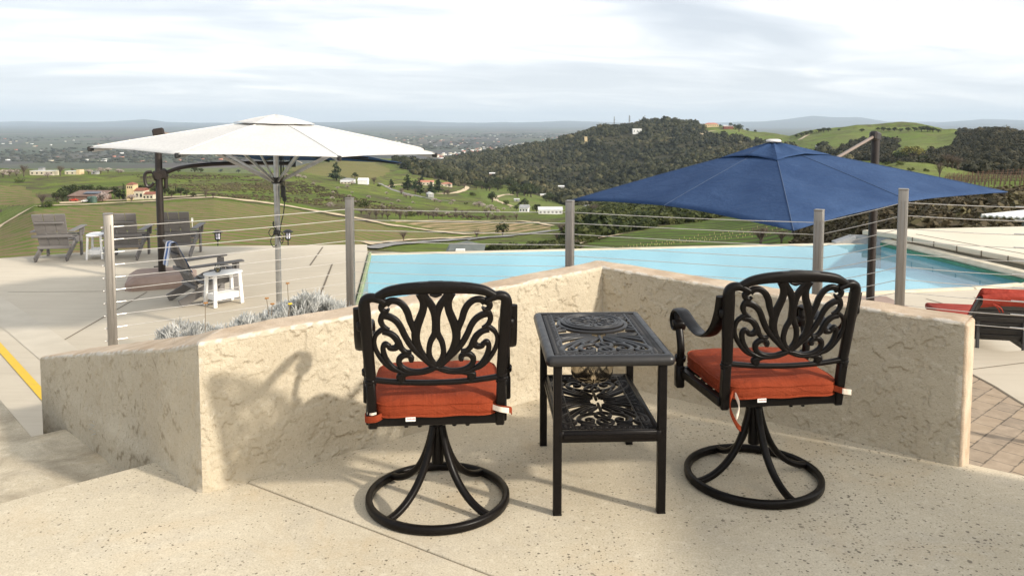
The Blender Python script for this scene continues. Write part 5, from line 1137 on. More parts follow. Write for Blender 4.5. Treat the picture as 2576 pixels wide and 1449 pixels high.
# what grows where: (material slot, outline in picture units, nearest, farthest)
COVERS = [
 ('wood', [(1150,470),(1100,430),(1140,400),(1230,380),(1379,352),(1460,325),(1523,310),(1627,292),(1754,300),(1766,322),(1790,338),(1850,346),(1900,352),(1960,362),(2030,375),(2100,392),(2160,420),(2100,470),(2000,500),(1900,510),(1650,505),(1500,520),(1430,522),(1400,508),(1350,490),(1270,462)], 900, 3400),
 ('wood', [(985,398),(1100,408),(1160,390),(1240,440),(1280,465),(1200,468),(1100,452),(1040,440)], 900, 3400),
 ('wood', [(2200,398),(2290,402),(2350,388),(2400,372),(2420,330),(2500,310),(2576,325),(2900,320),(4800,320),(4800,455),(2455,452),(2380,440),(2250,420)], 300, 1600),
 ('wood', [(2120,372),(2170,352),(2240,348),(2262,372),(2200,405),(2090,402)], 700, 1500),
 ('scrub', [(1425,600),(1440,560),(1500,518),(1640,508),(1800,505),(2100,470),(2140,560),(2000,548),(1830,545),(1660,572),(1500,602),(1440,620)], 180, 800),
 ('scrub', [(1225,634),(1300,623),(1400,606),(1440,598),(1450,645),(1200,662)], 100, 420), ('scrub', [(2000,660),(2010,560),(2100,520),(2200,500),(2300,488),(2576,489),(4800,489),(4800,640),(2000,660)], 30, 160),
 ('vine', [(-2300,700),(-400,620),(0,576),(40,548),(90,531),(170,522),(300,516),(400,511),(538,503),(640,513),(700,521),(870,550),(1000,576),(1180,598),(1150,606),(1000,612),(925,622),(925,720),(-2300,800)], 60, 440),
 ('vine', [(-400,470),(0,466),(55,470),(98,492),(100,512),(60,518),(0,518),(-400,530)], 420, 800),
 ('tan', [(983,557),(1100,556),(1288,557),(1380,568),(1385,577),(1288,588),(1185,591),(1100,578)], 250, 560),
 ('vine', [(725,428),(760,410),(800,412),(880,400),(940,407),(985,432),(940,450),(860,448),(800,440)], 900, 1800),
 ('young', [(1425,645),(1500,603),(1660,574),(1830,547),(1990,552),(1985,600),(1900,632),(1425,655)], 80, 320),
 ('green', [(1985,350),(2021,338),(2107,326),(2153,321),(2290,322),(2400,330),(2440,340),(2380,372),(2300,385),(2262,370),(2235,348),(2170,350),(2110,370),(2040,365)], 900, 2300),
 ('green', [(1770,332),(1800,325),(1880,332),(1990,350),(2060,372),(2110,392),(2050,380),(1960,362),(1900,352),(1830,344)], 1300, 2700),
 ('green', [(0,520),(60,520),(90,515),(40,545),(0,560)], 380, 800), ('green', [(1200,468),(1400,500),(1440,530),(1290,540),(1210,500)], 450, 1300), ('green', [(2182,440),(2260,405),(2400,420),(2460,445),(2576,445),(2576,480),(2380,480),(2180,455)], 110, 300),
]
def land_mesh():
    pxs = np.concatenate([np.arange(-2200, -100, 60), np.arange(-100, 2700, 5), np.arange(2700, 4801, 60)]).astype(float)
    ys = np.concatenate([np.exp(np.linspace(math.log(4), math.log(100), 34, endpoint=False)), np.exp(np.linspace(math.log(100), math.log(4300), 380, endpoint=False)), np.exp(np.linspace(math.log(4300), math.log(60000), 110))])
    gx, gy = np.meshgrid(pxs, ys, indexing='ij'); x, y, z = land(gx, gy); V = np.stack([x, y, z], -1).reshape(-1, 3)
    n, m = gx.shape; ii, jj = np.meshgrid(np.arange(n - 1), np.arange(m - 1), indexing='ij'); a = ii * m + jj
    Fq = np.stack([a, a + m, a + m + 1, a + 1], -1).reshape(-1, 4)
    cx = x.reshape(-1)[Fq].mean(1); cy = y.reshape(-1)[Fq].mean(1); cz = z.reshape(-1)[Fq].mean(1); u, v = proj(cx, cy, cz)
    u = u + (fbm(cx / 25, cy / 25, 3) - .5) * 14; v = v + (fbm(cx / 25 + 40, cy / 25, 3) - .5) * 5
    names = ['grass', 'wood', 'scrub', 'vine', 'tan', 'young', 'green', 'plain', 'far']; mi = np.zeros(len(Fq), int)
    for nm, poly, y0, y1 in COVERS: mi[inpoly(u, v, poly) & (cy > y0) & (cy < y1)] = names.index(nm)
    mi[cy > 3700] = 7; mi[cy > 24000] = 8
    mats = [LM[k] for k in names]
    setp(npmesh('hills', V, Fq, mats, mi=mi), kind='structure')
def land_mats():
    d = {}
    def grass(name, a, b, c, sc=1.0, patch=0.5):
        t = NT(name); v = t.co('Object', (1, 1, .3)); n1 = t.noise(v, .012 * sc, 6, .62); n2 = t.noise(v, .05 * sc, 6, .65); n3 = t.noise(v, .6, 4, .7)
        col = t.mix(t.ramp(n1, [(.42, 0.0), (.58, 1.0)]), a, b); n4 = t.noise(t.co('Object', (1, .35, .3)), .022 * sc, 5, .62); col = t.mix(t.math('MULTIPLY', t.ramp(n2, [(.40, 0.0), (.60, 1.0)]), t.ramp(n4, [(.38, 0.25), (.54, patch)])), col, c)
        col = t.mix(t.ramp(n3, [(.35, .5), (.6, 0.0)]), col, tuple(k * .55 for k in c)); return t.done(t.bsdf(col, .95, 0, t.bump(n3, .8, .8), .1))
    d['grass'] = grass('hill_grass', (0.112, 0.172, 0.020), (0.175, 0.222, 0.036), (0.090, 0.068, 0.044), 1, 1.0)
    d['green'] = grass('spring_grass', (0.130, 0.185, 0.032), (0.185, 0.225, 0.055), (0.12, 0.115, 0.05), 1, .7)
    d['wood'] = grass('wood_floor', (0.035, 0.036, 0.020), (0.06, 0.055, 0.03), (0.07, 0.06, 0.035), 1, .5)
    d['scrub'] = grass('scrub_ground', (0.075, 0.062, 0.034), (0.115, 0.09, 0.05), (0.06, 0.075, 0.025), 3, .6)
    def rows(name, a, b, soil, ang, sp, sc=1.0):
        t = NT(name); v = t.co('Object', (1, 1, 0)); sx = t.n('ShaderNodeSeparateXYZ'); t.set(sx.inputs[0], t.co('Object', (1, 1, 0), (0, 0, R(ang))))
        w = t.math('ADD', t.math('DIVIDE', sx.outputs[0], sp), t.math('MULTIPLY', t.noise(v, .02, 2), .3)); fr = t.math('FRACT', w)
        tri = t.math('ABSOLUTE', t.math('SUBTRACT', t.math('MULTIPLY', fr, 2.0), 1.0))
        g = t.mix(t.ramp(t.noise(v, .02, 5, .6), [(.35, 0.0), (.65, 1.0)]), a, b); g = t.mix(t.ramp(t.noise(v, .4, 4, .7), [(.45, 0.0), (.7, .6)]), g, soil)
        col = t.mix(t.ramp(tri, [(.30, 0.0), (.62, 1.0)]), g, soil); return t.done(t.bsdf(col, .95, 0, t.bump(t.noise(v, .8, 3), .8, .6), .1))
    d['vine'] = rows('vineyard_rows', (0.085, 0.145, 0.018), (0.130, 0.165, 0.030), (0.20, 0.145, 0.075), -53, 7.0)
    d['tan'] = rows('tilled_rows', (0.36, 0.25, 0.14), (0.40, 0.29, 0.17), (0.13, 0.125, 0.045), 25, 8.0)
    d['young'] = rows('young_rows', (0.085, 0.155, 0.020), (0.125, 0.185, 0.032), (0.070, 0.075, 0.026), -25, 6.0)
    t = NT('valley_plain'); v = t.co('Object', (1, .45, 0)); vo = t.voro(t.co('Object', (1, .5, 0)), .0016)
    hs = t.n('ShaderNodeSeparateColor'); t.set(hs.inputs[0], vo.outputs['Color'])
    fld = t.ramp(hs.outputs[0], [(0.0, (.065, .058, .050)), (.35, (.105, .080, .072)), (.6, (.085, .100, .045)), (.8, (.15, .12, .10)), (1.0, (.055, .052, .042))])
    wd = t.ramp(t.noise(v, .0012, 7, .7), [(.45, 0.0), (.58, .9)]); col = t.mix(wd, fld, (.045, .05, .034))
    col = t.mix(t.ramp(t.noise(v, .0006, 4, .6), [(.45, 0.0), (.6, .35)]), col, (.095, .115, .05)); d['plain'] = t.done(t.bsdf(col, .95, 0, None, .1))
    d['far'] = grass('far_hills', (0.045, 0.05, 0.038), (0.065, 0.065, 0.045), (0.04, 0.044, 0.034), .05, .5)
    d['dirt'] = pm('dirt_road', (0.46, 0.36, 0.22), (0.56, 0.45, 0.30), .3, .95, detail=5); d['road'] = pm('grey_road', (0.20, 0.19, 0.175), (0.26, 0.25, 0.23), .2, .9)
    return d
LM = land_mats()
land_mesh()
def road(name, pts, w, mat, ymin=60, lift=.35):
    P, _ = crom(pts, 1, 8); W3 = [G(px, py, ymin) for px, py in P]; q = [W3[0]]
    for p in W3[1:]:
        if abs(p.y - q[-1].y) < .35 * q[-1].y: q.append(p)
    rs = [q[0]]
    for p in q[1:]:
        n = max(1, int((p - rs[-1]).length / 6)); a = rs[-1]
        for i in range(1, n + 1): rs.append(a.lerp(p, i / n))
    for _ in range(6): rs = [rs[0]] + [(rs[i - 1] + rs[i] * 2 + rs[i + 1]) / 4 for i in range(1, len(rs) - 1)] + [rs[-1]]
    X, Y = [], []
    for i, p in enumerate(rs):
        d = rs[min(i + 1, len(rs) - 1)] - rs[max(i - 1, 0)]; n = Vector((-d.y, d.x)).normalized() if d.length > 1e-6 else Vector((1, 0)); ww = w * (.85 + .3 * vn(np.array([i * .3]), np.array([w * 1.])) [0])
        for s in (-1, -.5, 0, .5, 1): X.append(p.x + n.x * s * ww / 2); Y.append(p.y + n.y * s * ww / 2)
    Z = land_z(X, Y) + lift; k = len(rs)
    setp(npmesh(name, np.stack([X, Y, Z], -1), [(i * 5 + j, i * 5 + 5 + j, i * 5 + 6 + j, i * 5 + 1 + j) for i in range(k - 1) for j in range(4)], mat), kind='structure')
DR, GR = LM['dirt'], LM['road']
road('dirt_road', [(-60,590),(0,568),(50,540),(86,521),(130,518),(170,517),(230,515),(300,511),(360,508),(400,506),(470,500),(538,498),(590,502),(640,508),(700,516),(790,531),(870,545),(930,557),(1000,570),(1090,582),(1180,592)], 6.0, DR, 250)
road('farm_yard', [(150,512),(200,509),(260,506),(330,503),(420,497),(500,494)], 9.0, DR, 380)
road('dirt_road', [(923,616),(980,610),(1060,604),(1150,600),(1185,597)], 3.2, DR, 100)
road('country_road', [(930,628),(960,621),(1009,615),(1124,607),(1210,600),(1288,594),(1350,587),(1410,579)], 4.2, GR, 100)
road('dirt_road', [(1390,570),(1340,560),(1288,557),(1180,557),(1060,557),(983,556)], 3.0, DR, 250)
road('hill_track', [(732,416),(737,409),(746,404),(780,421),(832,437)], 6.0, DR, 900)
road('valley_road', [(955,462),(972,470),(985,477),(1010,485),(1060,496),(1100,504),(1130,507)], 6.0, GR, 500)
road('dirt_road', [(1100,488),(1140,487),(1165,480),(1176,472),(1168,468)], 6.0, DR, 500); road('dirt_road', [(975,471),(990,466),(1030,465),(1060,466)], 5.0, DR, 500)
road('dirt_road', [(1288,490),(1262,492),(1245,502),(1272,514),(1290,520)], 5.0, DR, 400)
road('valley_road', [(1450,512),(1478,518),(1500,526),(1516,536),(1500,546),(1485,556)], 7.0, GR, 300)
road('dirt_road', [(1440,620),(1475,606),(1500,602),(1560,592)], 3.5, DR, 100)
road('hill_track', [(1788,346),(1776,340),(1764,336),(1782,332),(1800,329)], 9.0, DR, 1500)
road('hill_track', [(2012,352),(2022,345),(2034,340)], 9.0, DR, 1000); road('dirt_road', [(2050,380),(2070,379),(2078,374)], 4.0, DR, 900)
road('dirt_track', [(2500,487),(2540,486),(2576,485),(2700,484)], 3.0, DR, 60); road('dirt_track', [(2100,640),(2130,612),(2170,588),(2230,560),(2300,540)], 2.4, pm('bare_track', (0.17, 0.115, 0.07), (0.22, 0.15, 0.09), .5, .95), 30)

# ------------------------------------------------------------------ foliage
FM = dict(
 oak=foliage('oak_leaves', (0.018, 0.026, 0.010), (0.045, 0.058, 0.022), (0.095, 0.100, 0.040)), conifer=foliage('conifer_needles', (0.014, 0.026, 0.014), (0.030, 0.050, 0.024), (0.058, 0.078, 0.034)),
 almond=foliage('almond_blossom', (0.24, 0.185, 0.16), (0.44, 0.36, 0.33), (0.62, 0.54, 0.50), .25), bare=foliage('bare_twigs', (0.085, 0.062, 0.045), (0.135, 0.10, 0.075), (0.19, 0.145, 0.11), 0), golden=foliage('golden_oak', (0.065, 0.060, 0.016), (0.15, 0.13, 0.036), (0.25, 0.21, 0.075)),
 wood=foliage('woodland_leaves', (0.017, 0.020, 0.009), (0.052, 0.052, 0.023), (0.122, 0.104, 0.052), .08), scrub=foliage('scrub_leaves', (0.045, 0.042, 0.018), (0.105, 0.082, 0.045), (0.16, 0.15, 0.065), .15), brush=foliage('olive_leaves', (0.030, 0.045, 0.012), (0.075, 0.090, 0.026), (0.15, 0.155, 0.055), .2),
 bark=pm('tree_bark', (0.09, 0.068, 0.05), (0.14, 0.11, 0.085), 3, .95))
def leafcloud(rg, blobs, n, size, elong=1.0):
    """n leaf-sized faces spread over and inside clumps (x, y, z, rx, ry, rz)"""
    B = np.array(blobs); wv = (B[:, 3] * B[:, 4] * B[:, 5]) ** .67; k = rg.choice(len(B), n, p=wv / wv.sum()); b = B[k]
    d = rg.normal(size=(n, 3)); d /= np.linalg.norm(d, axis=1)[:, None]; r = rg.uniform(.35, 1.0, n) ** .45
    C = b[:, :3] + d * b[:, 3:6] * r[:, None]; nn = d + rg.normal(0, .55, (n, 3)); nn /= np.linalg.norm(nn, axis=1)[:, None]
    u = np.cross(nn, rg.normal(size=(n, 3))); u /= np.linalg.norm(u, axis=1)[:, None]; v = np.cross(nn, u); s = (size * rg.uniform(.6, 1.4, n))[:, None]
    V = np.stack([C - u * s - v * s * .3, C + v * s * .8 * elong, C + u * s + v * s * .2, C - v * s * .8 * elong], 1).reshape(-1, 3)
    tone = np.repeat(np.clip(rg.normal(.5, .22, n) + rg.normal(0, .16, len(B))[k], 0, 1), 4)
    return V, np.arange(4 * n).reshape(-1, 4), tone
def tree_kind(kind, seed):
    rg = np.random.default_rng(seed); tb = MB(); u = lambda a, b: float(rg.uniform(a, b))
    if kind == 'conifer':
        tb.tube([(0, 0, 0), (.01, 0, .5), (0, 0, .95)], [.035, .022, .006], 7); blobs = []
        for i in range(16):
            z = .16 + .80 * i / 15; r = (.27 - .20 * (i / 15) ** 1.2) * u(.7, 1.25); a = u(0, 6.28); blobs.append((r * .45 * math.cos(a), r * .45 * math.sin(a), z, r, r, .075))
        V, Fq, T = leafcloud(rg, blobs, 700, .035)
    elif kind == 'cypress':
        tb.tube([(0, 0, 0), (0, 0, .4)], [.03, .02], 6); blobs = [(u(-.02, .02), u(-.02, .02), .10 + .85 * i / 9, .085 * (1 - .75 * (i / 9) ** 2) + .02, .085 * (1 - .75 * (i / 9) ** 2) + .02, .09) for i in range(10)]; V, Fq, T = leafcloud(rg, blobs, 320, .028)
    elif kind == 'bare':
        blobs = []; tb.tube([(0, 0, 0), (.02, .01, .18), (0, 0, .34)], [.045, .035, .028], 7)
        for i in range(15):
            a = 2.4 * i; e = u(.12, .62); L = u(.42, .62); p = [(0, 0, u(.12, .34)), (math.cos(a) * L * e * .55, math.sin(a) * L * e * .55, .34 + L * .45), (math.cos(a) * L * e * 1.15, math.sin(a) * L * e * 1.15, .36 + L * u(.75, 1.0) * (1 - e * .3))]
            P, _ = crom(p, 1, 4); tb.tube(P, list(np.linspace(.018, .005, len(P))), 5)
            for q in P[3:]:
                for j in range(2): d = rg.normal(0, .09, 3); tb.tube([q, (q[0] + d[0], q[1] + d[1], q[2] + abs(d[2]) + .03)], [.005, .002], 3)
            blobs.append((p[2][0] * .9, p[2][1] * .9, p[2][2] - .06, .15, .15, .13))
        V, Fq, T = leafcloud(rg, blobs, 420, .022, .35)
    elif kind == 'bush':
        tb.tube([(0, 0, 0), (0, 0, .3)], [.05, .03], 5); blobs = [(u(-.40, .40), u(-.40, .40), u(.22, .60), u(.20, .32), u(.20, .32), u(.18, .30)) for i in range(8)]; V, Fq, T = leafcloud(rg, blobs, 460, .06)
    else:                                                            # oak, golden, almond
        tb.tube([(0, 0, 0), (.02, 0, .16), (.0, .02, .32)], [.05, .04, .032], 7); blobs = []
        nb = 12 if kind != 'almond' else 11
        for i in range(nb):
            a = 2.4 * i + u(-.3, .3); r = .36 * math.sqrt((i + .5) / nb) * u(.8, 1.15); z = .72 - .42 * (r / .42) ** 2 + u(-.09, .09)
            tb.tube([(0, 0, .22), (r * .5 * math.cos(a), r * .5 * math.sin(a), .22 + (z - .22) * .62), (r * math.cos(a), r * math.sin(a), z)], [.024, .015, .006], 5)
            s = u(.13, .20); blobs.append((r * math.cos(a), r * math.sin(a), z, s * 1.1, s * 1.1, s * .85))
        V, Fq, T = leafcloud(rg, blobs, 620 if kind != 'almond' else 380, .042 if kind != 'almond' else .034)
    return tb, V, Fq, T
MATK = dict(oak='oak', golden='golden', almond='almond', bare='bare', conifer='conifer', cypress='conifer', bush='brush')
_proto = {}
def plant(kind, px, py, hpx, label, group, wide=1.0, ymin=60, nm=None, var=None, cat='tree'):
    p = G(px, py, ymin); h = hpx * dep_of(p.y, p.z) / F_PX * 1.28; v = (int(px * 7 + py) % 3) if var is None else var; key = (kind, v, hpx < 15)
    if key not in _proto:
        tb, V, Fq, T = tree_kind(kind, 100 + v * 13 + len(kind)); t = thing(nm or {'bush': 'bush', 'conifer': 'conifer_tree', 'almond': 'almond_tree', 'cypress': 'cypress_tree', 'bare': 'bare_tree'}.get(kind, 'oak_tree'), label, cat)
        obj('trunk', tb, FM['bark'], t, 0); npmesh('crown', V, Fq, FM[MATK[kind]], t, attr=dict(tone=T), flat=True); _proto[key] = t; o = t
    else: o = dup(_proto[key], (0, 0, 0), 0)
    for k in ('label', 'group'):
        if k in o: del o[k]
    setp(o, label, 'bush' if kind == 'bush' else cat, group); o.location = (p.x, p.y, p.z - .02 * h); o.rotation_euler = (0, 0, (px * 1.7) % 6.28); o.scale = (h * wide, h * wide, h)
    return o
def many(kind, group, label, lst, wide=1.0, ymin=60):
    for e in lst: plant(kind, e[0], e[1], e[2], e[3] if len(e) > 3 else label, group, wide, ymin)
many('almond', 'blossoming almonds on the left crest', 'pale blossoming almond tree on the crest by the long cream buildings', [(8,446,19),(24,444,18),(41,443,16),(121,447,14),(223,440,14),(254,438,15),(272,436,14),(298,437,12),(305,437,10),(-20,446,18)], 1.25, 500)
many('bare', 'bare trees on the left crest', 'bare brownish tree beside the long cream buildings on the crest', [(60,445,25),(152,443,22),(182,437,12)], 1.2, 500)
plant('bush', 48, 460, 13, 'dark bush alone on the grass slope below the cream buildings', None, 1.2, 500)
many('oak', 'oaks round the farm', 'dark green oak among the trees behind the farm barn', [(144,510,24),(158,506,28),(172,503,34),(186,500,31),(202,497,29),(220,494,27),(253,495,24),(266,494,20),(290,498,25),(300,502,16),(232,491,18)], 1.15, 380)
many('oak', 'oaks right of the tower house', 'dark oak in the row right of the tower house', [(357,482,15),(374,483,18),(391,490,20),(415,493,22),(432,497,16),(455,493,20),(470,495,15),(487,498,12),(345,484,12)], 1.2, 380)
plant('almond', 258, 508, 25, 'large blossoming almond right of the long farm barn', None, 1.25, 380); plant('almond', 331, 509, 20, 'blossoming almond standing in front of the tower house', None, 1.3, 380)
plant('bare', 107, 520, 30, 'big bare tree at the left end of the dirt road', None, 1.25, 380); plant('bush', 116, 522, 16, 'green bush under the bare tree by the dirt road', None, 1.5, 380)
plant('cypress', 311, 503, 34, 'tall dark cypress just left of the tower house', None, 1.2, 380); many('cypress', 'small cypresses', 'small slim cypress in the garden right of the tower house', [(423,484,18),(442,488,16)], 1.2, 380)
many('bare', 'bare trees at the bend', 'bare shrubby tree where the dirt road bends', [(518,498,18),(536,499,14)], 1.5, 380)
many('oak', 'trees on the crest skyline', 'small dark oak on the crest behind the white umbrella pole', [(490,434,14),(449,435,8),(556,434,8),(505,434,10),(600,436,8)], 1.3, 500)
many('almond', 'almond orchard on the crest', 'small blossoming almond in the row on the crest right of the umbrella pole', [(640,441,9),(655,441,10),(668,443,10),(682,444,9),(720,446,9),(733,448,10),(745,449,11),(752,450,10),(765,452,9)], 1.4, 500)
many('conifer', 'conifers in the valley', 'dark conifer near the white farmhouse in the valley', [(846,454,36,'tall dark conifer just left of the white farmhouse')], 1.3, 500)
plant('oak', 893, 450, 14, 'dark round tree behind the white farmhouse', None, 1.1, 500); plant('bare', 941, 464, 15, 'bare bush right of the small white barn', None, 1.6, 500)
many('conifer', 'pines round the settlement', 'dark pine among the houses of the valley settlement', [(985,475,19),(1026,479,31),(1057,489,30),(1085,489,25),(1103,484,27),(1062,463,18),(1136,469,20),(1045,478,20)], 1.25, 500)
many('oak', 'oaks beside the vineyard hill', 'dark oak at the right end of the hillside vineyard', [(994,414,15),(1007,411,15),(1022,427,21),(1034,428,20),(1046,424,16)], 1.2, 700)
many('bush', 'bushes on the green slope', 'dark bush on the green slope below the settlement', [(914,522,18),(895,518,11),(1127,488,10),(1189,493,10),(1034,554,14),(955,470,8),(1172,515,6),(1270,515,14)], 1.2, 400)
many('almond', 'almonds on the green slope', 'small blossoming almond dotted over the green valley slope', [(874,475,9),(884,466,10),(1032,501,12),(1022,499,11),(1093,509,11),(1139,511,9),(1205,522,14),(1234,531,16),(1215,524,12),(1195,520,10),(831,523,14),(1010,489,10),(1055,540,9),(1250,535,9),(1107,512,8)], 1.35, 400)
many('bare', 'bare shrubs above the tilled field', 'grey bare shrub along the top edge of the tilled vineyard', [(947,551,18),(962,549,14),(975,552,15),(1006,552,17),(1022,551,13),(1078,550,13),(1090,549,10),(1113,550,11),(1147,550,12),(1165,549,10),(930,546,12),(1010,489,12)], 1.5, 300)
plant('oak', 1238, 509, 23, 'dark oak standing alone in the bright meadow right of the settlement', None, 1.1, 400); plant('oak', 1265, 593, 30, 'round dark oak by the country road, right of the tilled field', None, 1.1, 150)
plant('bare', 1015, 608, 23, 'bare spreading tree beside the country road', None, 1.4, 100); plant('bare', 1199, 600, 18, 'brown bare tree where the dirt road meets the country road', None, 1.7, 150)
many('oak', 'oaks by the grey roof', 'dark oak right of the grey roofed house below the pool edge', [(1226,640,18),(1240,640,24),(1256,638,24),(1270,636,20)], 1.2, 80)
many('oak', 'oaks in the valley bottom', 'dark oak in the clump in the valley bottom', [(1284,476,26),(1302,496,31),(1319,494,28),(1336,496,29),(1290,490,24),(1348,490,20),(1327,486,24)], 1.15, 500)
many('oak', 'oaks round the valley sheds', 'dark oak beside the long grey valley shed', [(1319,521,19),(1350,534,19),(1299,529,11),(1373,538,7),(1309,521,12),(1374,505,11)], 1.15, 400)
plant('oak', 1448, 559, 20, 'dark oak left of the curving valley road', None, 1.3, 280); plant('oak', 1468, 558, 24, 'larger dark oak beside the curving valley road', None, 1.2, 280); plant('bare', 1494, 542, 24, 'bare tree inside the bend of the valley road', None, 1.2, 280)
plant('bare', 1299, 556, 15, 'small bare tree above the tilled vineyard', None, 1.2, 300)
many('oak', 'oaks behind the valley road', 'dark oak behind the bend of the valley road', [(1512,528,17),(1524,530,18),(1538,532,18),(1549,534,16)], 1.1, 300)
plant('bush', 1385, 634, 27, 'large dark bush at the pool edge left of the middle fence post', None, 1.7, 90); plant('bush', 1336, 618, 11, 'small dark bush left of the large one beyond the pool', None, 1.5, 100)
many('bare', 'brown shrubs beyond the pool', 'brown bare shrub beyond the pool behind the middle fence post', [(1412,592,26),(1425,612,24),(1440,600,20),(1400,604,18),(1450,622,16)], 1.5, 90)
plant('bare', 1915, 618, 40, 'large bare tangled tree under the blue umbrella beyond the pool', None, 1.9, 60); plant('bare', 1965, 612, 30, 'smaller bare tree right of the tangled one beyond the pool', None, 1.6, 60)
plant('golden', 2295, 408, 40, 'golden green oak on the grassy knoll right of the brown mast', None, 1.25, 150); plant('oak', 2266, 406, 24, 'dark oak touching the left of the golden oak on the knoll', None, 1.5, 150); plant('oak', 2325, 410, 17, 'low dark oak at the right foot of the golden oak', None, 1.6, 150)
many('bare', 'brown bare oaks on the knoll', 'brown bare oak at the right of the grassy knoll', [(2383,422,30),(2408,428,28),(2395,424,24)], 1.3, 150); plant('bare', 2363, 452, 36, 'thin dark bare tree in front of the grassy knoll', None, .85, 100)
many('bush', 'bushes on the grassy knoll', 'small olive bush on the grassy knoll', [(2232,415,8),(2264,416,11),(2291,431,9),(2330,432,8),(2240,424,8)], 1.3, 130)
many('oak', 'oaks on the far green ridge', 'small dark oak on the ridge of the far green hill', [(2208,329,7),(2222,330,9),(2236,331,8),(2250,331,9),(2266,332,8),(2284,331,9),(2300,331,10),(2318,331,12),(2333,332,13),(2347,333,11),(2360,334,8),(2110,330,5),(2060,334,9),(2072,333,10),(2084,332,9),(2040,338,9),(2028,341,9),(2016,343,8),(2004,346,7)], 1.5, 800)
plant('oak', 2168, 333, 8, 'lone dark tree on the smooth green hill', None, 1.5, 800); plant('oak', 1859, 332, 17, 'spreading oak beside the red hilltop barn', None, 1.2, 1200); many('oak', 'trees by the hilltop house', 'dark tree beside the red roofed hilltop house', [(1812,320,6),(1838,318,8),(1848,322,8),(1880,331,7),(1900,334,6)], 1.2, 1200)

def sprinkle(kind, group, label, poly, n, h0, h1, seed, ymin=300, wide=1.3):
    g_ = np.random.default_rng(seed); xs = [p[0] for p in poly]; zs = [p[1] for p in poly]; c = 0
    while c < n:
        a, b = g_.uniform(min(xs), max(xs)), g_.uniform(min(zs), max(zs))
        if inpoly(np.array([a]), np.array([b]), poly)[0]: plant(kind, a, b, g_.uniform(h0, h1), label, group, wide * g_.uniform(.8, 1.2), ymin); c += 1
sprinkle('almond', 'almonds over the valley slopes', 'small pale blossoming almond scattered on the open green slope', [(760,452),(900,480),(1000,492),(1100,512),(1290,520),(1300,545),(1150,545),(950,535),(820,500)], 34, 5, 9, 31)
sprinkle('bare', 'grey bare trees round the settlement', 'grey bare tree among the houses of the valley settlement', [(1000,470),(1060,455),(1150,460),(1180,475),(1140,492),(1050,498)], 20, 8, 13, 33, 450, 1.4)
sprinkle('oak', 'oaks at the foot of the wood', 'dark oak at the foot of the wooded hill above the meadow', [(1180,462),(1270,468),(1340,488),(1400,505),(1380,512),(1290,488),(1190,476)], 22, 12, 20, 34, 500, 1.2)
sprinkle('oak', 'oaks on the left hill shoulder', 'dark oak on the shoulder right of the hillside vineyard', [(985,402),(1040,412),(1120,440),(1190,460),(1120,458),(1040,436),(990,418)], 26, 9, 15, 35, 700, 1.3)
sprinkle('bare', 'bare trees below the settlement', 'grey brown bare tree on the lower green slope above the tilled field', [(900,528),(1000,536),(1200,536),(1300,545),(1290,556),(1000,554),(910,546)], 30, 8, 14, 36, 300, 1.6)
# woodland, scrub and brush that read as one mass
def clump_variants(seed, n=7, sub=2, quads=46, size=.26, rough=.34, core=.84):
    out = []
    for k in range(n):
        rg = np.random.default_rng(seed + k); bm = bmesh.new(); bmesh.ops.create_icosphere(bm, subdivisions=sub, radius=1.0)
        for v in bm.verts:
            d = v.co.normalized(); f = 1 + rough * (float(fbm(np.array([d.x * 1.8 + 5 * k + 9]), np.array([d.y * 1.8 + d.z * 2.3 + 3 * k + 9]), 3)[0]) - .5) * 2; v.co = d * f
        bmesh.ops.triangulate(bm, faces=bm.faces); bm.verts.index_update(); Vc = np.array([v.co[:] for v in bm.verts]) * core; Fc = np.array([[v.index for v in f.verts] for f in bm.faces]); bm.free()
        V, Fq, T = leafcloud(rg, [(0, 0, 0, 1, 1, 1)], quads, size); Ft = np.concatenate([Fq[:, [0, 1, 2]], Fq[:, [0, 2, 3]]])
        tc = np.clip(.42 + (fbm(Vc[:, 0] * 2 + k, Vc[:, 1] * 2 + Vc[:, 2] * 2, 3) - .5) * 1.2, 0, 1)
        out.append((np.vstack([Vc, V]), np.vstack([Fc, Ft + len(Vc)]), np.concatenate([tc, T * .8 + .1])))
    return out
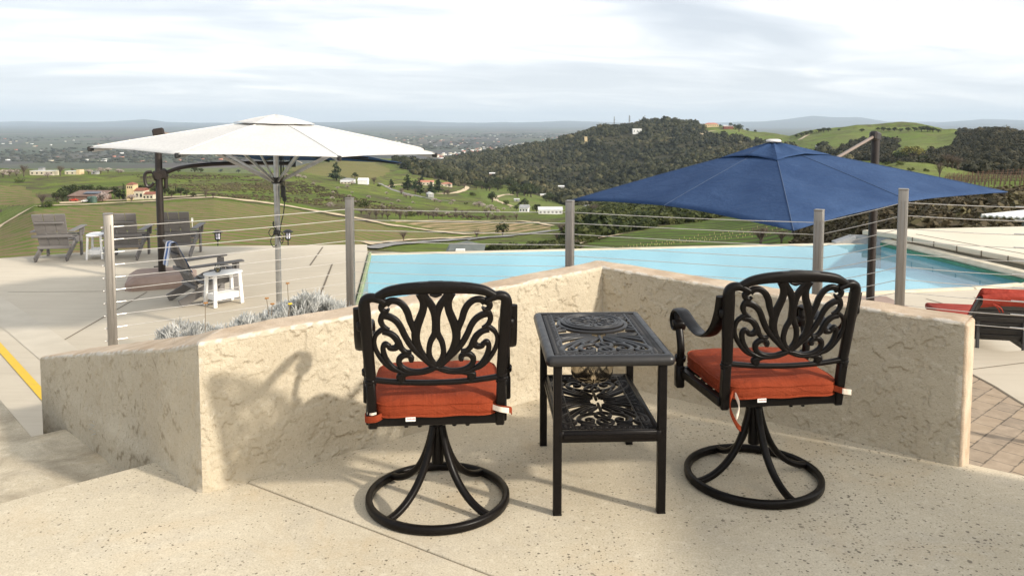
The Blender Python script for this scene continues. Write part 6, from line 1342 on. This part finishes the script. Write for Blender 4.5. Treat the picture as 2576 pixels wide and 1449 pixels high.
def mass(name, label, cat, polys, spacing, rad, flat, mat, seed, var, limit=9000, dens=None):
    rg = np.random.default_rng(seed); pts = []
    for poly, y0, y1 in polys:
        xs = [p[0] for p in poly]; yy = np.exp(np.arange(math.log(y0), math.log(y1), .012)); pc = np.arange(min(xs), min(max(xs), 2760), 3.0)
        gx, gy = np.meshgrid(pc, yy, indexing='ij'); x, y, z = land(gx, gy); u, v = proj(x, y, z); vis = np.minimum.accumulate(np.where(True, v, v), axis=1); ok = inpoly(u, v, poly) & (v <= np.concatenate([np.full((len(pc), 1), 1e9), vis[:, :-1]], 1) + 2.5)
        area = (3.0 / F_PX * y) * (y * .012); p = np.clip(area / (spacing * spacing), 0, 1e9) * ok
        if dens is not None: p = p * np.clip((fbm(x / abs(dens), y / abs(dens), 3) - .38) * 5, 0.03 if dens > 0 else .4, 1.2)
        cnt = rg.poisson(np.minimum(p, 6))
        for i, j in zip(*np.nonzero(cnt)):
            for _ in range(cnt[i, j]): pts.append((x[i, j] + rg.uniform(-.5, .5) * 3.0 / F_PX * y[i, j], y[i, j] * (1 + rg.uniform(-.006, .006))))
    pts = np.array(pts)
    if len(pts) > limit: pts = pts[rg.choice(len(pts), limit, False)]
    Z = land_z(pts[:, 0], pts[:, 1]); Vs, Fs, Ts, b = [], [], [], 0; big = fbm(pts[:, 0] / 120 + 3, pts[:, 1] / 120, 3)
    for i, (x, y) in enumerate(pts):
        V, Fq, T = var[rg.integers(len(var))]; r = rad * rg.lognormal(0, .38 if rad > 4 else .24); a = rg.uniform(0, 6.28); c, s = math.cos(a), math.sin(a)
        Q = V * np.array([r, r * rg.uniform(.8, 1.15), r * flat * rg.uniform(.8, 1.25)]); Q = np.stack([Q[:, 0] * c - Q[:, 1] * s + x, Q[:, 0] * s + Q[:, 1] * c + y, Q[:, 2] + Z[i] + r * flat * .55], -1)
        Vs.append(Q.astype(np.float32)); Fs.append(Fq + b); Ts.append(np.clip(T * .55 + rg.normal(.22, .17) + (big[i] - .5) * .9, 0, 1)); b += len(V)
    o = npmesh(name, np.vstack(Vs), np.vstack(Fs), mat, attr=dict(tone=np.concatenate(Ts)), flat=True); return setp(o, label, cat, None, 'stuff')
wv = clump_variants(40, 7, 2, 60, .24)
W_MAIN = [(COVERS[0][1], 900, 3300), (COVERS[1][1], 1000, 3300)]
mass('oak_woodland', 'dark oak woodland covering the big hill with the radio masts', 'woodland', W_MAIN, 7.6, 4.1, .9, FM['wood'], 5, clump_variants(40, 7, 1, 42, .28), 13500, -110)
mass('oak_woodland', 'dark oak woodland on the hill at the right edge', 'woodland', [(COVERS[2][1], 330, 1500), (COVERS[3][1], 700, 1500)], 6.6, 3.7, .85, FM['wood'], 6, clump_variants(60, 7, 1, 130, .17, .5, .78), 6000)
bv_ = clump_variants(80, 6, 1, 110, .22, .5, .70)
mass('scrub_brush', 'brown and olive scrub on the slope right of the pool', 'scrub', [(COVERS[6][1], 34, 130)], 1.1, .72, .75, FM['scrub'], 7, bv_, 7500)
mass('olive_brush', 'green brush and orchard trees beyond the pool under the blue umbrella', 'scrub', [(COVERS[4][1], 180, 800)], 5.2, 3.0, .7, FM['brush'], 8, bv_, 2500)
mass('scrub_brush', 'dark scrub beside the country road beyond the pool', 'scrub', [(COVERS[5][1], 100, 420)], 2.8, 1.15, .6, FM['brush'], 9, bv_, 1400, 20)

mass('slope_brush', 'low grey brown brush in patches on the open green hillside', 'scrub', [([(330,440),(540,440),(760,455),(900,500),(1100,540),(1290,545),(1290,556),(980,556),(860,540),(700,512),(560,496),(420,470)], 420, 900)], 3.6, .95, .42, FM['scrub'], 10, clump_variants(140, 4, 1, 30, .3, .4), 2600, 45)

# ------------------------------------------------------------------ buildings in the landscape
BM = dict(cream=pm('cream_render', (0.52, 0.46, 0.34), (0.60, 0.53, 0.41), .5, .9), yellow=pm('ochre_render', (0.56, 0.43, 0.24), (0.62, 0.49, 0.29), .5, .9), white=pm('white_siding', (0.70, 0.69, 0.66), (0.78, 0.77, 0.74), .5, .8), red=pm('red_tiles', (0.19, 0.07, 0.045), (0.26, 0.10, 0.065), .8, .85), brown=pm('brown_roof', (0.16, 0.10, 0.075), (0.21, 0.14, 0.105), .6, .85),
 grey=pm('grey_roof', (0.26, 0.26, 0.26), (0.33, 0.33, 0.32), .4, .8), pale=pm('pale_metal_roof', (0.55, 0.55, 0.53), (0.64, 0.63, 0.61), .2, .6), slate=pm('slate_roof', (0.10, 0.112, 0.10), (0.14, 0.152, 0.14), .6, .85), window=pm('dark_window', (0.03, 0.032, 0.035), None, 3, .2), red2=pm('salmon_roof', (0.42, 0.17, 0.11), (0.48, 0.21, 0.14), .6, .85), barn=pm('barn_red', (0.17, 0.045, 0.03), (0.22, 0.06, 0.04), .6, .85), solar=pm('solar_panel', (0.045, 0.05, 0.065), None, 2, .3), tank=pm('green_tank', (0.05, 0.09, 0.07), (0.07, 0.115, 0.09), .6, .5))
def house(name, label, cat, px, py, wpx, dm, hm, roof, wallm, roofm, rz=0.0, pitch=.35, wins=3, eave=.35, ymin=60, group=None, extra=None):
    p = G(px, py, ymin); w = wpx * dep_of(p.y, p.z) / F_PX; t = thing(name, label, cat, (p.x, p.y + dm / 2, p.z - .3), R(rz), group)
    b = MB(); b.box((0, 0, hm / 2 - .6), (w, dm, hm + 1.2)); obj('wall', b, BM[wallm], t)
    r = MB(); e = eave
    if roof == 'flat': r.box((0, 0, hm + .16), (w + e, dm + e, .3))
    elif roof == 'gable':
        hh = pitch * dm / 2; r.add([(-w/2-e, -dm/2-e, hm-.05), (w/2+e, -dm/2-e, hm-.05), (w/2+e, 0, hm+hh), (-w/2-e, 0, hm+hh), (-w/2-e, dm/2+e, hm-.05), (w/2+e, dm/2+e, hm-.05)], [(0,1,2,3), (3,2,5,4), (0,3,4), (1,5,2), (0,4,5,1)])
    elif roof == 'gableY':
        hh = pitch * w / 2; r.add([(-w/2-e, -dm/2-e, hm-.05), (-w/2-e, dm/2+e, hm-.05), (0, dm/2+e, hm+hh), (0, -dm/2-e, hm+hh), (w/2+e, -dm/2-e, hm-.05), (w/2+e, dm/2+e, hm-.05)], [(0,3,2,1), (3,4,5,2), (0,4,3), (1,2,5), (0,1,5,4)])
    elif roof == 'hip':
        hh = pitch * min(w, dm) / 2; k = max(0, (w - dm) / 2); l = max(0, (dm - w) / 2); r.add([(-w/2-e, -dm/2-e, hm), (w/2+e, -dm/2-e, hm), (w/2+e, dm/2+e, hm), (-w/2-e, dm/2+e, hm), (-k, -l, hm+hh), (k+.01, l+.01, hm+hh)], [(0,1,5,4), (1,2,5), (2,3,4,5), (3,0,4), (3,2,1,0)])
    elif roof == 'shed': r.add([(-w/2-e, -dm/2-e, hm-.1), (w/2+e, -dm/2-e, hm-.1), (w/2+e, dm/2+e, hm+pitch*dm), (-w/2-e, dm/2+e, hm+pitch*dm), (-w/2-e, -dm/2-e, hm-.25), (w/2+e, -dm/2-e, hm-.25), (w/2+e, dm/2+e, hm+pitch*dm-.15), (-w/2-e, dm/2+e, hm+pitch*dm-.15)], [(0,1,2,3), (7,6,5,4), (0,4,5,1), (1,5,6,2), (2,6,7,3), (3,7,4,0)])
    obj('roof', r, BM[roofm], t)
    for i in range(wins): x = -w / 2 + w * (i + .5) / wins; q = MB(); q.box((x, -dm / 2 - .01, hm * .52), (min(1.6, w / wins * .5), .12, hm * .36)); obj('window', q, BM['window'], t)
    if extra: extra(t, w)
    return t
house('long_building', 'long low cream building with a pale flat roof on the left crest', 'building', 105, 441, 60, 9, 4.2, 'flat', 'cream', 'pale', 0, wins=5, ymin=500)
house('long_building', 'second cream building on the crest, with a taller right end', 'building', 182, 440, 38, 8, 3.6, 'flat', 'cream', 'pale', 0, wins=3, ymin=500, extra=lambda t, w: obj('end_block', MB().box((w * .40, -.5, 2.4), (w * .22, 8.4, 5.4)), BM['yellow'], t))
house('dark_shed', 'small dark shed among the almonds on the crest', 'shed', 236, 439, 14, 6, 3.0, 'flat', 'grey', 'solar', 0, wins=1, ymin=500)
house('water_tank_block', 'small dark block on the skyline above the long cream building', 'shed', 102, 429, 11, 5, 3.0, 'flat', 'grey', 'solar', 0, wins=0, ymin=500)
def tower(t, w):
    b = MB(); b.box((-w * .30, -1.4, 4.1), (w * .42, 6.0, 9.4)); obj('tower_wall', b, BM['yellow'], t); r = MB(); h = 8.9; a = w * .42 / 2 + .4; r.add([(-w*.30-a, -4.8, h), (-w*.30+a, -4.8, h), (-w*.30+a, 2.0, h), (-w*.30-a, 2.0, h), (-w*.30, -1.4, h+1.3)], [(0,1,4), (1,2,4), (2,3,4), (3,0,4), (3,2,1,0)]); obj('tower_roof', r, BM['red'], t)
    for i in range(3): q = MB(); q.box((-w * .30 + (i - 1) * w * .12, -4.45, 7.4), (.6, .1, 1.0)); obj('window', q, BM['window'], t)
house('tower_house', 'ochre house with a square tower and red tiled roofs beside the dirt road', 'house', 340, 503, 40, 8, 5.4, 'gable', 'cream', 'red', 0, wins=4, ymin=380, extra=tower)
house('garden_house', 'low cream house with a red tiled roof right of the tower house', 'house', 372, 502, 26, 7, 3.2, 'gable', 'cream', 'red', 0, wins=3, ymin=380)
house('farm_barn', 'long dark open barn with a rusty red and grey roof on the farm', 'barn', 214, 507, 80, 12, 3.6, 'shed', 'brown', 'brown', 0, .16, 0, .8, 380, None, lambda t, w: (obj('roof_panel', MB().box((w * .12, -1.5, 4.9), (w * .5, 5.0, .12), 0, Matrix.Rotation(.155, 3, 'X')), BM['solar'], t), obj('post', MB().box((-w * .3, -6.4, 1.6), (.3, .3, 3.4)), BM['brown'], t), obj('post', MB().box((w * .1, -6.4, 1.6), (.3, .3, 3.4)), BM['brown'], t)))
for px, py, lb in ((226, 509, 'green water tank beside the barn, the smaller rear one'), (236, 510, 'green water tank beside the barn, the larger front one')):
    p = G(px, py, 380); t = thing('water_tank', lb, 'tank', tuple(p), 0, 'green water tanks'); k = 1.0 if px < 230 else 1.15; b = MB(); b.lathe([(1.45 * k, -.5), (1.45 * k, 2.6 * k), (1.3 * k, 2.8 * k), (.4, 3.2 * k), (.01, 3.2 * k)], n=20); obj('drum', b, BM['tank'], t)
def car(px, py, label, col):
    p = G(px, py, 380); t = thing('parked_car', label, 'car', (p.x, p.y, p.z + .35), R(8)); m = pm('car_paint', col, None, 3, .3)
    b = MB(); pr = [(-2.2, .35), (-2.2, .8), (-1.7, .95), (-1.1, 1.0), (-.6, 1.45), (.8, 1.48), (1.3, 1.02), (2.0, .92), (2.2, .7), (2.2, .35)]; n = len(pr); b.add([(x, -.85, z) for x, z in pr] + [(x, .85, z) for x, z in pr], [tuple(range(n)), tuple(range(2 * n - 1, n - 1, -1))] + [(i, i + n, (i + 1) % n + n, (i + 1) % n) for i in range(n)]); obj('body', b, m, t)
    g = MB(); g.box((.1, 0, 1.22), (1.5, 1.74, .32), .03); obj('side_window', g, BM['window'], t)
    for x in (-1.35, 1.35):
        for y in (-.82, .82): w = MB(); w.tube([(x, y - .1, .32), (x, y + .1, .32)], .32, 14); obj('wheel', w, M['black'], t)
car(216, 510, 'white car parked in the yard before the water tanks', (0.75, 0.75, 0.74)); car(186, 508, 'red vehicle parked at the open front of the barn', (0.42, 0.05, 0.03))
house('farmhouse', 'white farmhouse with a pale roof at the foot of the vineyard hill', 'house', 873, 461, 34, 9, 3.6, 'hip', 'white', 'grey', 0, wins=4, ymin=500); house('farm_porch', 'low white building with a bright roof left of the small white barn', 'house', 869, 463, 26, 6, 2.4, 'gable', 'cream', 'pale', 0, .25, 3, ymin=500)
house('white_barn', 'small white barn right of the white farmhouse', 'barn', 912, 464, 24, 10, 4.2, 'gable', 'white', 'white', 0, .45, 0, ymin=500)
house('red_roof_house', 'salmon red roofed house among the pines of the settlement', 'house', 1071, 467, 38, 10, 4.4, 'gable', 'cream', 'red2', 0, .4, 4, ymin=500); house('red_roof_house', 'second salmon roofed house, right end of the settlement', 'house', 1122, 470, 28, 10, 3.6, 'hip', 'cream', 'red2', 0, .4, 3, ymin=500)
house('grey_shed', 'small grey gabled shed in front of the settlement pines', 'shed', 1081, 497, 15, 7, 3.6, 'gableY', 'grey', 'pale', 20, .6, 0, ymin=450)
house('grey_roof_house', 'large house with a hipped grey roof just below the pool edge', 'house', 1168, 657, 80, 9, 1.6, 'hip', 'white', 'slate', 0, .42, 5, .6, 60, None, lambda t, w: (obj('gable_front', MB().box((-w * .12, -4.6, 1.2), (1.5, 1.2, 2.2)), BM['white'], t), obj('side_wing', MB().box((-w * .40, -1.5, 1.2), (w * .22, 6.5, 1.8)), BM['slate'], t)))
house('long_shed', 'long grey roofed shed in the valley meadow', 'shed', 1385, 539, 60, 11, 3.2, 'gable', 'white', 'pale', 0, .3, 6, ymin=350); house('valley_house', 'white house with a dark roof left of the long valley shed', 'house', 1320, 534, 22, 8, 3.2, 'gable', 'white', 'grey', -12, .5, 3, ymin=350)
house('valley_house', 'small house with a pale roof at the foot of the wooded hill', 'house', 1369, 496, 19, 8, 3.2, 'gable', 'cream', 'pale', 0, .35, 2, ymin=500); house('valley_shed', 'dark low shed beside the valley track', 'shed', 1300, 507, 14, 7, 2.4, 'flat', 'grey', 'pale', 0, wins=1, ymin=450)
house('wood_house', 'white roofed house hidden in the foot of the wooded hill', 'house', 1412, 482, 15, 9, 9.0, 'gable', 'grey', 'white', 0, .3, 2, ymin=700); house('valley_house', 'brown roofed house among the blossom right of the settlement', 'house', 1222, 474, 20, 9, 4.0, 'gable', 'brown', 'brown', 0, .4, 2, ymin=600); house('valley_house', 'small white house at the edge of the wood above the meadow', 'house', 1238, 452, 14, 8, 10.0, 'gable', 'brown', 'pale', 0, .4, 2, ymin=800)
house('hill_house', 'white house high on the wooded hill below the masts', 'house', 1603, 337, 22, 14, 14, 'flat', 'white', 'white', 0, wins=3, ymin=1500); house('stone_slab', 'small tan building on the left flank of the wooded hill', 'building', 1474, 363, 7, 8, 20, 'flat', 'yellow', 'yellow', 0, wins=0, ymin=1500)
house('hilltop_house', 'large house with a terracotta roof on top of the wooded hill', 'house', 1791, 320, 33, 18, 8, 'hip', 'yellow', 'red2', 0, .5, 6, 1.0, 1500); house('hilltop_barn', 'dark red barn on the hilltop right of the terracotta house', 'barn', 1833, 325, 24, 14, 6, 'gable', 'barn', 'brown', 0, .5, 3, ymin=1500); house('hilltop_house', 'white building joined to the red hilltop barn', 'house', 1826, 324, 12, 10, 8, 'gable', 'white', 'pale', 0, .4, 2, ymin=1500)
house('hill_farm', 'small white farmhouse on the far green hill', 'house', 2062, 372, 12, 9, 4, 'gable', 'white', 'grey', 0, .4, 2, ymin=900); house('hill_farm', 'small reddish house right of the white farmhouse on the far green hill', 'house', 2074, 374, 12, 8, 3, 'gable', 'brown', 'brown', 0, .4, 2, ymin=900)
# radio masts
def mast(px, py, hpx, wd, label, n):
    p = G(px, py, 1500); h = hpx * dep_of(p.y, p.z) / F_PX; t = thing('radio_mast', label, 'mast', (p.x, p.y, p.z - 2), R(20), 'radio masts on the wooded hill'); b = MB(); m = pm('mast_steel', (0.13, 0.125, 0.12), None, 3, .6) if 'mast_steel' not in bpy.data.materials else bpy.data.materials['mast_steel']; h += 2
    for sx in (-1, 1):
        for sy in (-1, 1): b.tube([(sx * wd, sy * wd, 0), (sx * wd * .45, sy * wd * .45, h)], .22, 5)
    for k in range(int(h / 3)):
        z = k * 3; a = wd * (1 - .55 * z / h); c = wd * (1 - .55 * (z + 3) / h)
        for s in (-1, 1): b.tube([(-a, s * a, z), (c, s * c, z + 3)], .14, 4); b.tube([(s * a, a, z), (s * c, -c, z + 3)], .14, 4)
    obj('lattice', b, m, t)
    for k in range(n):
        z = h * (.45 + .5 * k / max(1, n)); q = MB(); q.lathe([(.1, -.7), (1.5, -.6), (1.6, .6), (.1, .7)], (wd * .9 * (1 if k % 2 else -1), -wd, z), 10); q.lathe([(.1, -.5), (1.1, -.4), (1.1, .5), (.1, .5)], (-wd * .9 * (1 if k % 2 else -1), -wd, z + 1.2), 10); obj('antenna', q, m, t)
mast(1545, 317, 26, 1.5, 'pale lattice radio mast, leftmost on the wooded hill', 2); mast(1583, 314, 26, 1.9, 'dark lattice radio mast crowded with antennas', 6); mast(1622, 302, 16, .7, 'thin pole mast on the hilltop, right of the lattice masts', 1); mast(1608, 308, 10, .9, 'short mast among the hilltop trees', 2)
# the town far down in the valley: too many to count
def town():
    rg = np.random.default_rng(3); mb = MB(); A = [([(1090,392),(1180,376),(1290,364),(1400,352),(1500,346),(1480,362),(1379,372),(1290,384),(1180,397),(1100,402)], 1000), ([(0,440),(0,345),(700,345),(700,430)], 90), ([(900,345),(1450,335),(1440,350),(900,385)], 150)]
    for poly, n in A:
        xs = [p[0] for p in poly]; zs = [p[1] for p in poly]; c = 0
        while c < n:
            px, py = rg.uniform(min(xs), max(xs)), rg.uniform(min(zs), max(zs)); c += 1
            if not inpoly(np.array([px]), np.array([py]), poly)[0]: continue
            y = (EYE + 225) * F_PX / max(py - 305, 6)
            if y < 4300 or y > 18000: continue
            x = (px - CX) / F_PX * y; w, d, h = rg.uniform(12, 30), rg.uniform(12, 20), rg.uniform(5, 9); a = rg.uniform(-.5, .5)
            mb.box((x, y, -225 + h / 2), (w, d, h), 0, Matrix.Rotation(a, 3, 'Z')); mb.m[-6:] = [int(rg.integers(0, 3))] * 6
    o = obj('valley_town', mb, [BM['white'], BM['cream'], BM['red2']], None, 0); setp(o, 'scattered pale houses of the town far down in the valley', 'town', None, 'stuff')
    tp = []
    for poly, k in ((A[0][0], 2600), ([(0,435),(0,345),(1450,335),(1300,372),(1000,398),(700,430)], 3800)):
        xs = [p[0] for p in poly]; zs = [p[1] for p in poly]
        q = np.stack([rg.uniform(min(xs), max(xs), k), rg.uniform(min(zs), max(zs), k)], -1); q = q[inpoly(q[:, 0], q[:, 1], poly)]; y = (EYE + 225) * F_PX / np.maximum(q[:, 1] - 305, 6); s = (y > 4300) & (y < 16000); tp.append(np.stack([(q[s, 0] - CX) / F_PX * y[s], y[s]], -1))
    tp = np.vstack(tp); tp = tp[fbm(tp[:, 0] / 900, tp[:, 1] / 1400, 4) > .44]; Vs, Fs, Ts, b = [], [], [], 0; var = clump_variants(120, 4, 1, 8, .3)
    for x, y in tp:
        V, Fq, T = var[rg.integers(4)]; r = rg.uniform(6, 11) * (1 + y / 16000); Vs.append((V * np.array([r * rg.uniform(1, 2.2), r, r * .6]) + np.array([x, y, -223])).astype(np.float32)); Fs.append(Fq + b); Ts.append(np.clip(T * .5 + rg.normal(.2, .15), 0, 1)); b += len(V)
    o = npmesh('valley_trees', np.vstack(Vs), np.vstack(Fs), FM['wood'], attr=dict(tone=np.concatenate(Ts)), flat=True); setp(o, 'dark tree belts scattered over the valley plain', 'trees', None, 'stuff')
town()
# vineyard posts right, young vine stakes, marker post
rg = random.Random(5); rust = pm('rusty_post', (0.10, 0.055, 0.035), (0.15, 0.08, 0.05), 3, .8); stm = pm('vine_stake', (0.50, 0.40, 0.17), (0.58, 0.47, 0.22), 3, .8); vw = pm('vine_wood', (0.065, 0.045, 0.032), (0.10, 0.07, 0.05), 6, .95)
base = None
for r_, (y0, n) in enumerate(((118, 26), (124, 26), (131, 26), (139, 26))):
    for k in range(n):
        px = 2380 + r_ * 3 + k * 12.5 + rg.uniform(-2, 2); y = y0 + k * .25; x = (px - CX) / F_PX * y; z = float(land_z(x, y)[0])
        if base is None:
            base = thing('vine_trellis_post', 'rusty trellis post with a bare vine in the vineyard at the right edge', 'post', (0, 0, 0), 0, 'trellis posts in the right vineyard'); b = MB(); b.tube([(0, 0, -.2), (.02, 0, 1.75)], .05, 6); b.beam((-.32, 0, 1.5), (.32, 0, 1.52), .05, .05); obj('stake', b, rust, base)
            v = MB(); P, _ = crom([(.06, 0, 0), (.10, .03, .45), (.05, -.02, .85), (0, 0, .95)], 1, 4); v.tube(P, .05, 6)
            for s in (-1, 1):
                P, _ = crom([(0, 0, .95), (s * .35, .02, 1.02), (s * .75, 0, 1.0)], 1, 4); v.tube(P, .03, 5)
                for j in range(5): q = P[2 + j]; v.tube([q, (q[0] + rg.uniform(-.1, .1), q[1] + rg.uniform(-.08, .08), q[2] + rg.uniform(.3, .65))], [.014, .006], 4)
            obj('vine', v, vw, base); o = base
        else: o = dup(base, (0, 0, 0), 0)
        o.location = (x, y, z); o.rotation_euler = (0, 0, rg.uniform(-.2, .2))
sb = None
for r_ in range(9):
    for k in range(13):
        px = 1470 + r_ * 26 + k * 36 + rg.uniform(-3, 3); py = 636 - r_ * 2.5 - k * (5.2 - r_ * .25) + rg.uniform(-1, 1)
        if not inpoly(np.array([px]), np.array([py]), COVERS[11][1])[0] or px > 1980: continue
        p = G(px, py, 80, 330); h = 4.6 * p.y / F_PX
        if sb is None:
            sb = thing('vine_stake', 'short yellow stake with a young vine in the bright green rows beyond the pool', 'stake', (0, 0, 0), 0, 'young vine stakes'); b = MB(); b.tube([(0, 0, -.3), (0, 0, 1)], .11, 6); obj('tube', b, stm, sb); v = MB(); v.tube([(0, 0, 1), (.05, 0, 1.5), (.02, .02, 2.0)], [.03, .025, .01], 5); obj('vine', v, vw, sb); o = sb
        else: o = dup(sb, (0, 0, 0), 0)
        o.location = tuple(p); o.scale = (h, h, h)
p = G(484, 577, 100); t = thing('marker_post', 'thin white post standing in the left vineyard', 'post', (p.x, p.y, p.z)); h = 26 * p.y / F_PX; b = MB(); b.tube([(0, 0, -.2), (0, 0, h)], .06, 6); obj('pole', b, BM['white'], t); b = MB(); b.box((0, 0, h * .86), (.5, .3, .45), .04); b.box((0, 0, h * 1.04), (.55, .1, .3), .04); obj('sensor_box', b, BM['white'], t)

# ------------------------------------------------------------------ air
def haze():
    mb = MB(); x0, x1, y0, y1, z0, z1 = -118000, 118000, -3000, 62000, -1900, 640
    mb.box(((x0 + x1) / 2, (y0 + y1) / 2, (z0 + z1) / 2), (x1 - x0, y1 - y0, z1 - z0)); t = NT('air'); v = t.n('ShaderNodeVolumePrincipled')
    v.inputs['Color'].default_value = (0.72, 0.86, 1.0, 1); v.inputs['Density'].default_value = HAZE; v.inputs['Anisotropy'].default_value = 0.0; t.nt.links.new(v.outputs[0], t.out.inputs['Volume'])
    o = obj('haze', mb, t.mat, None, 0); setp(o, kind='stuff')
HAZE = 3.2e-5
haze()
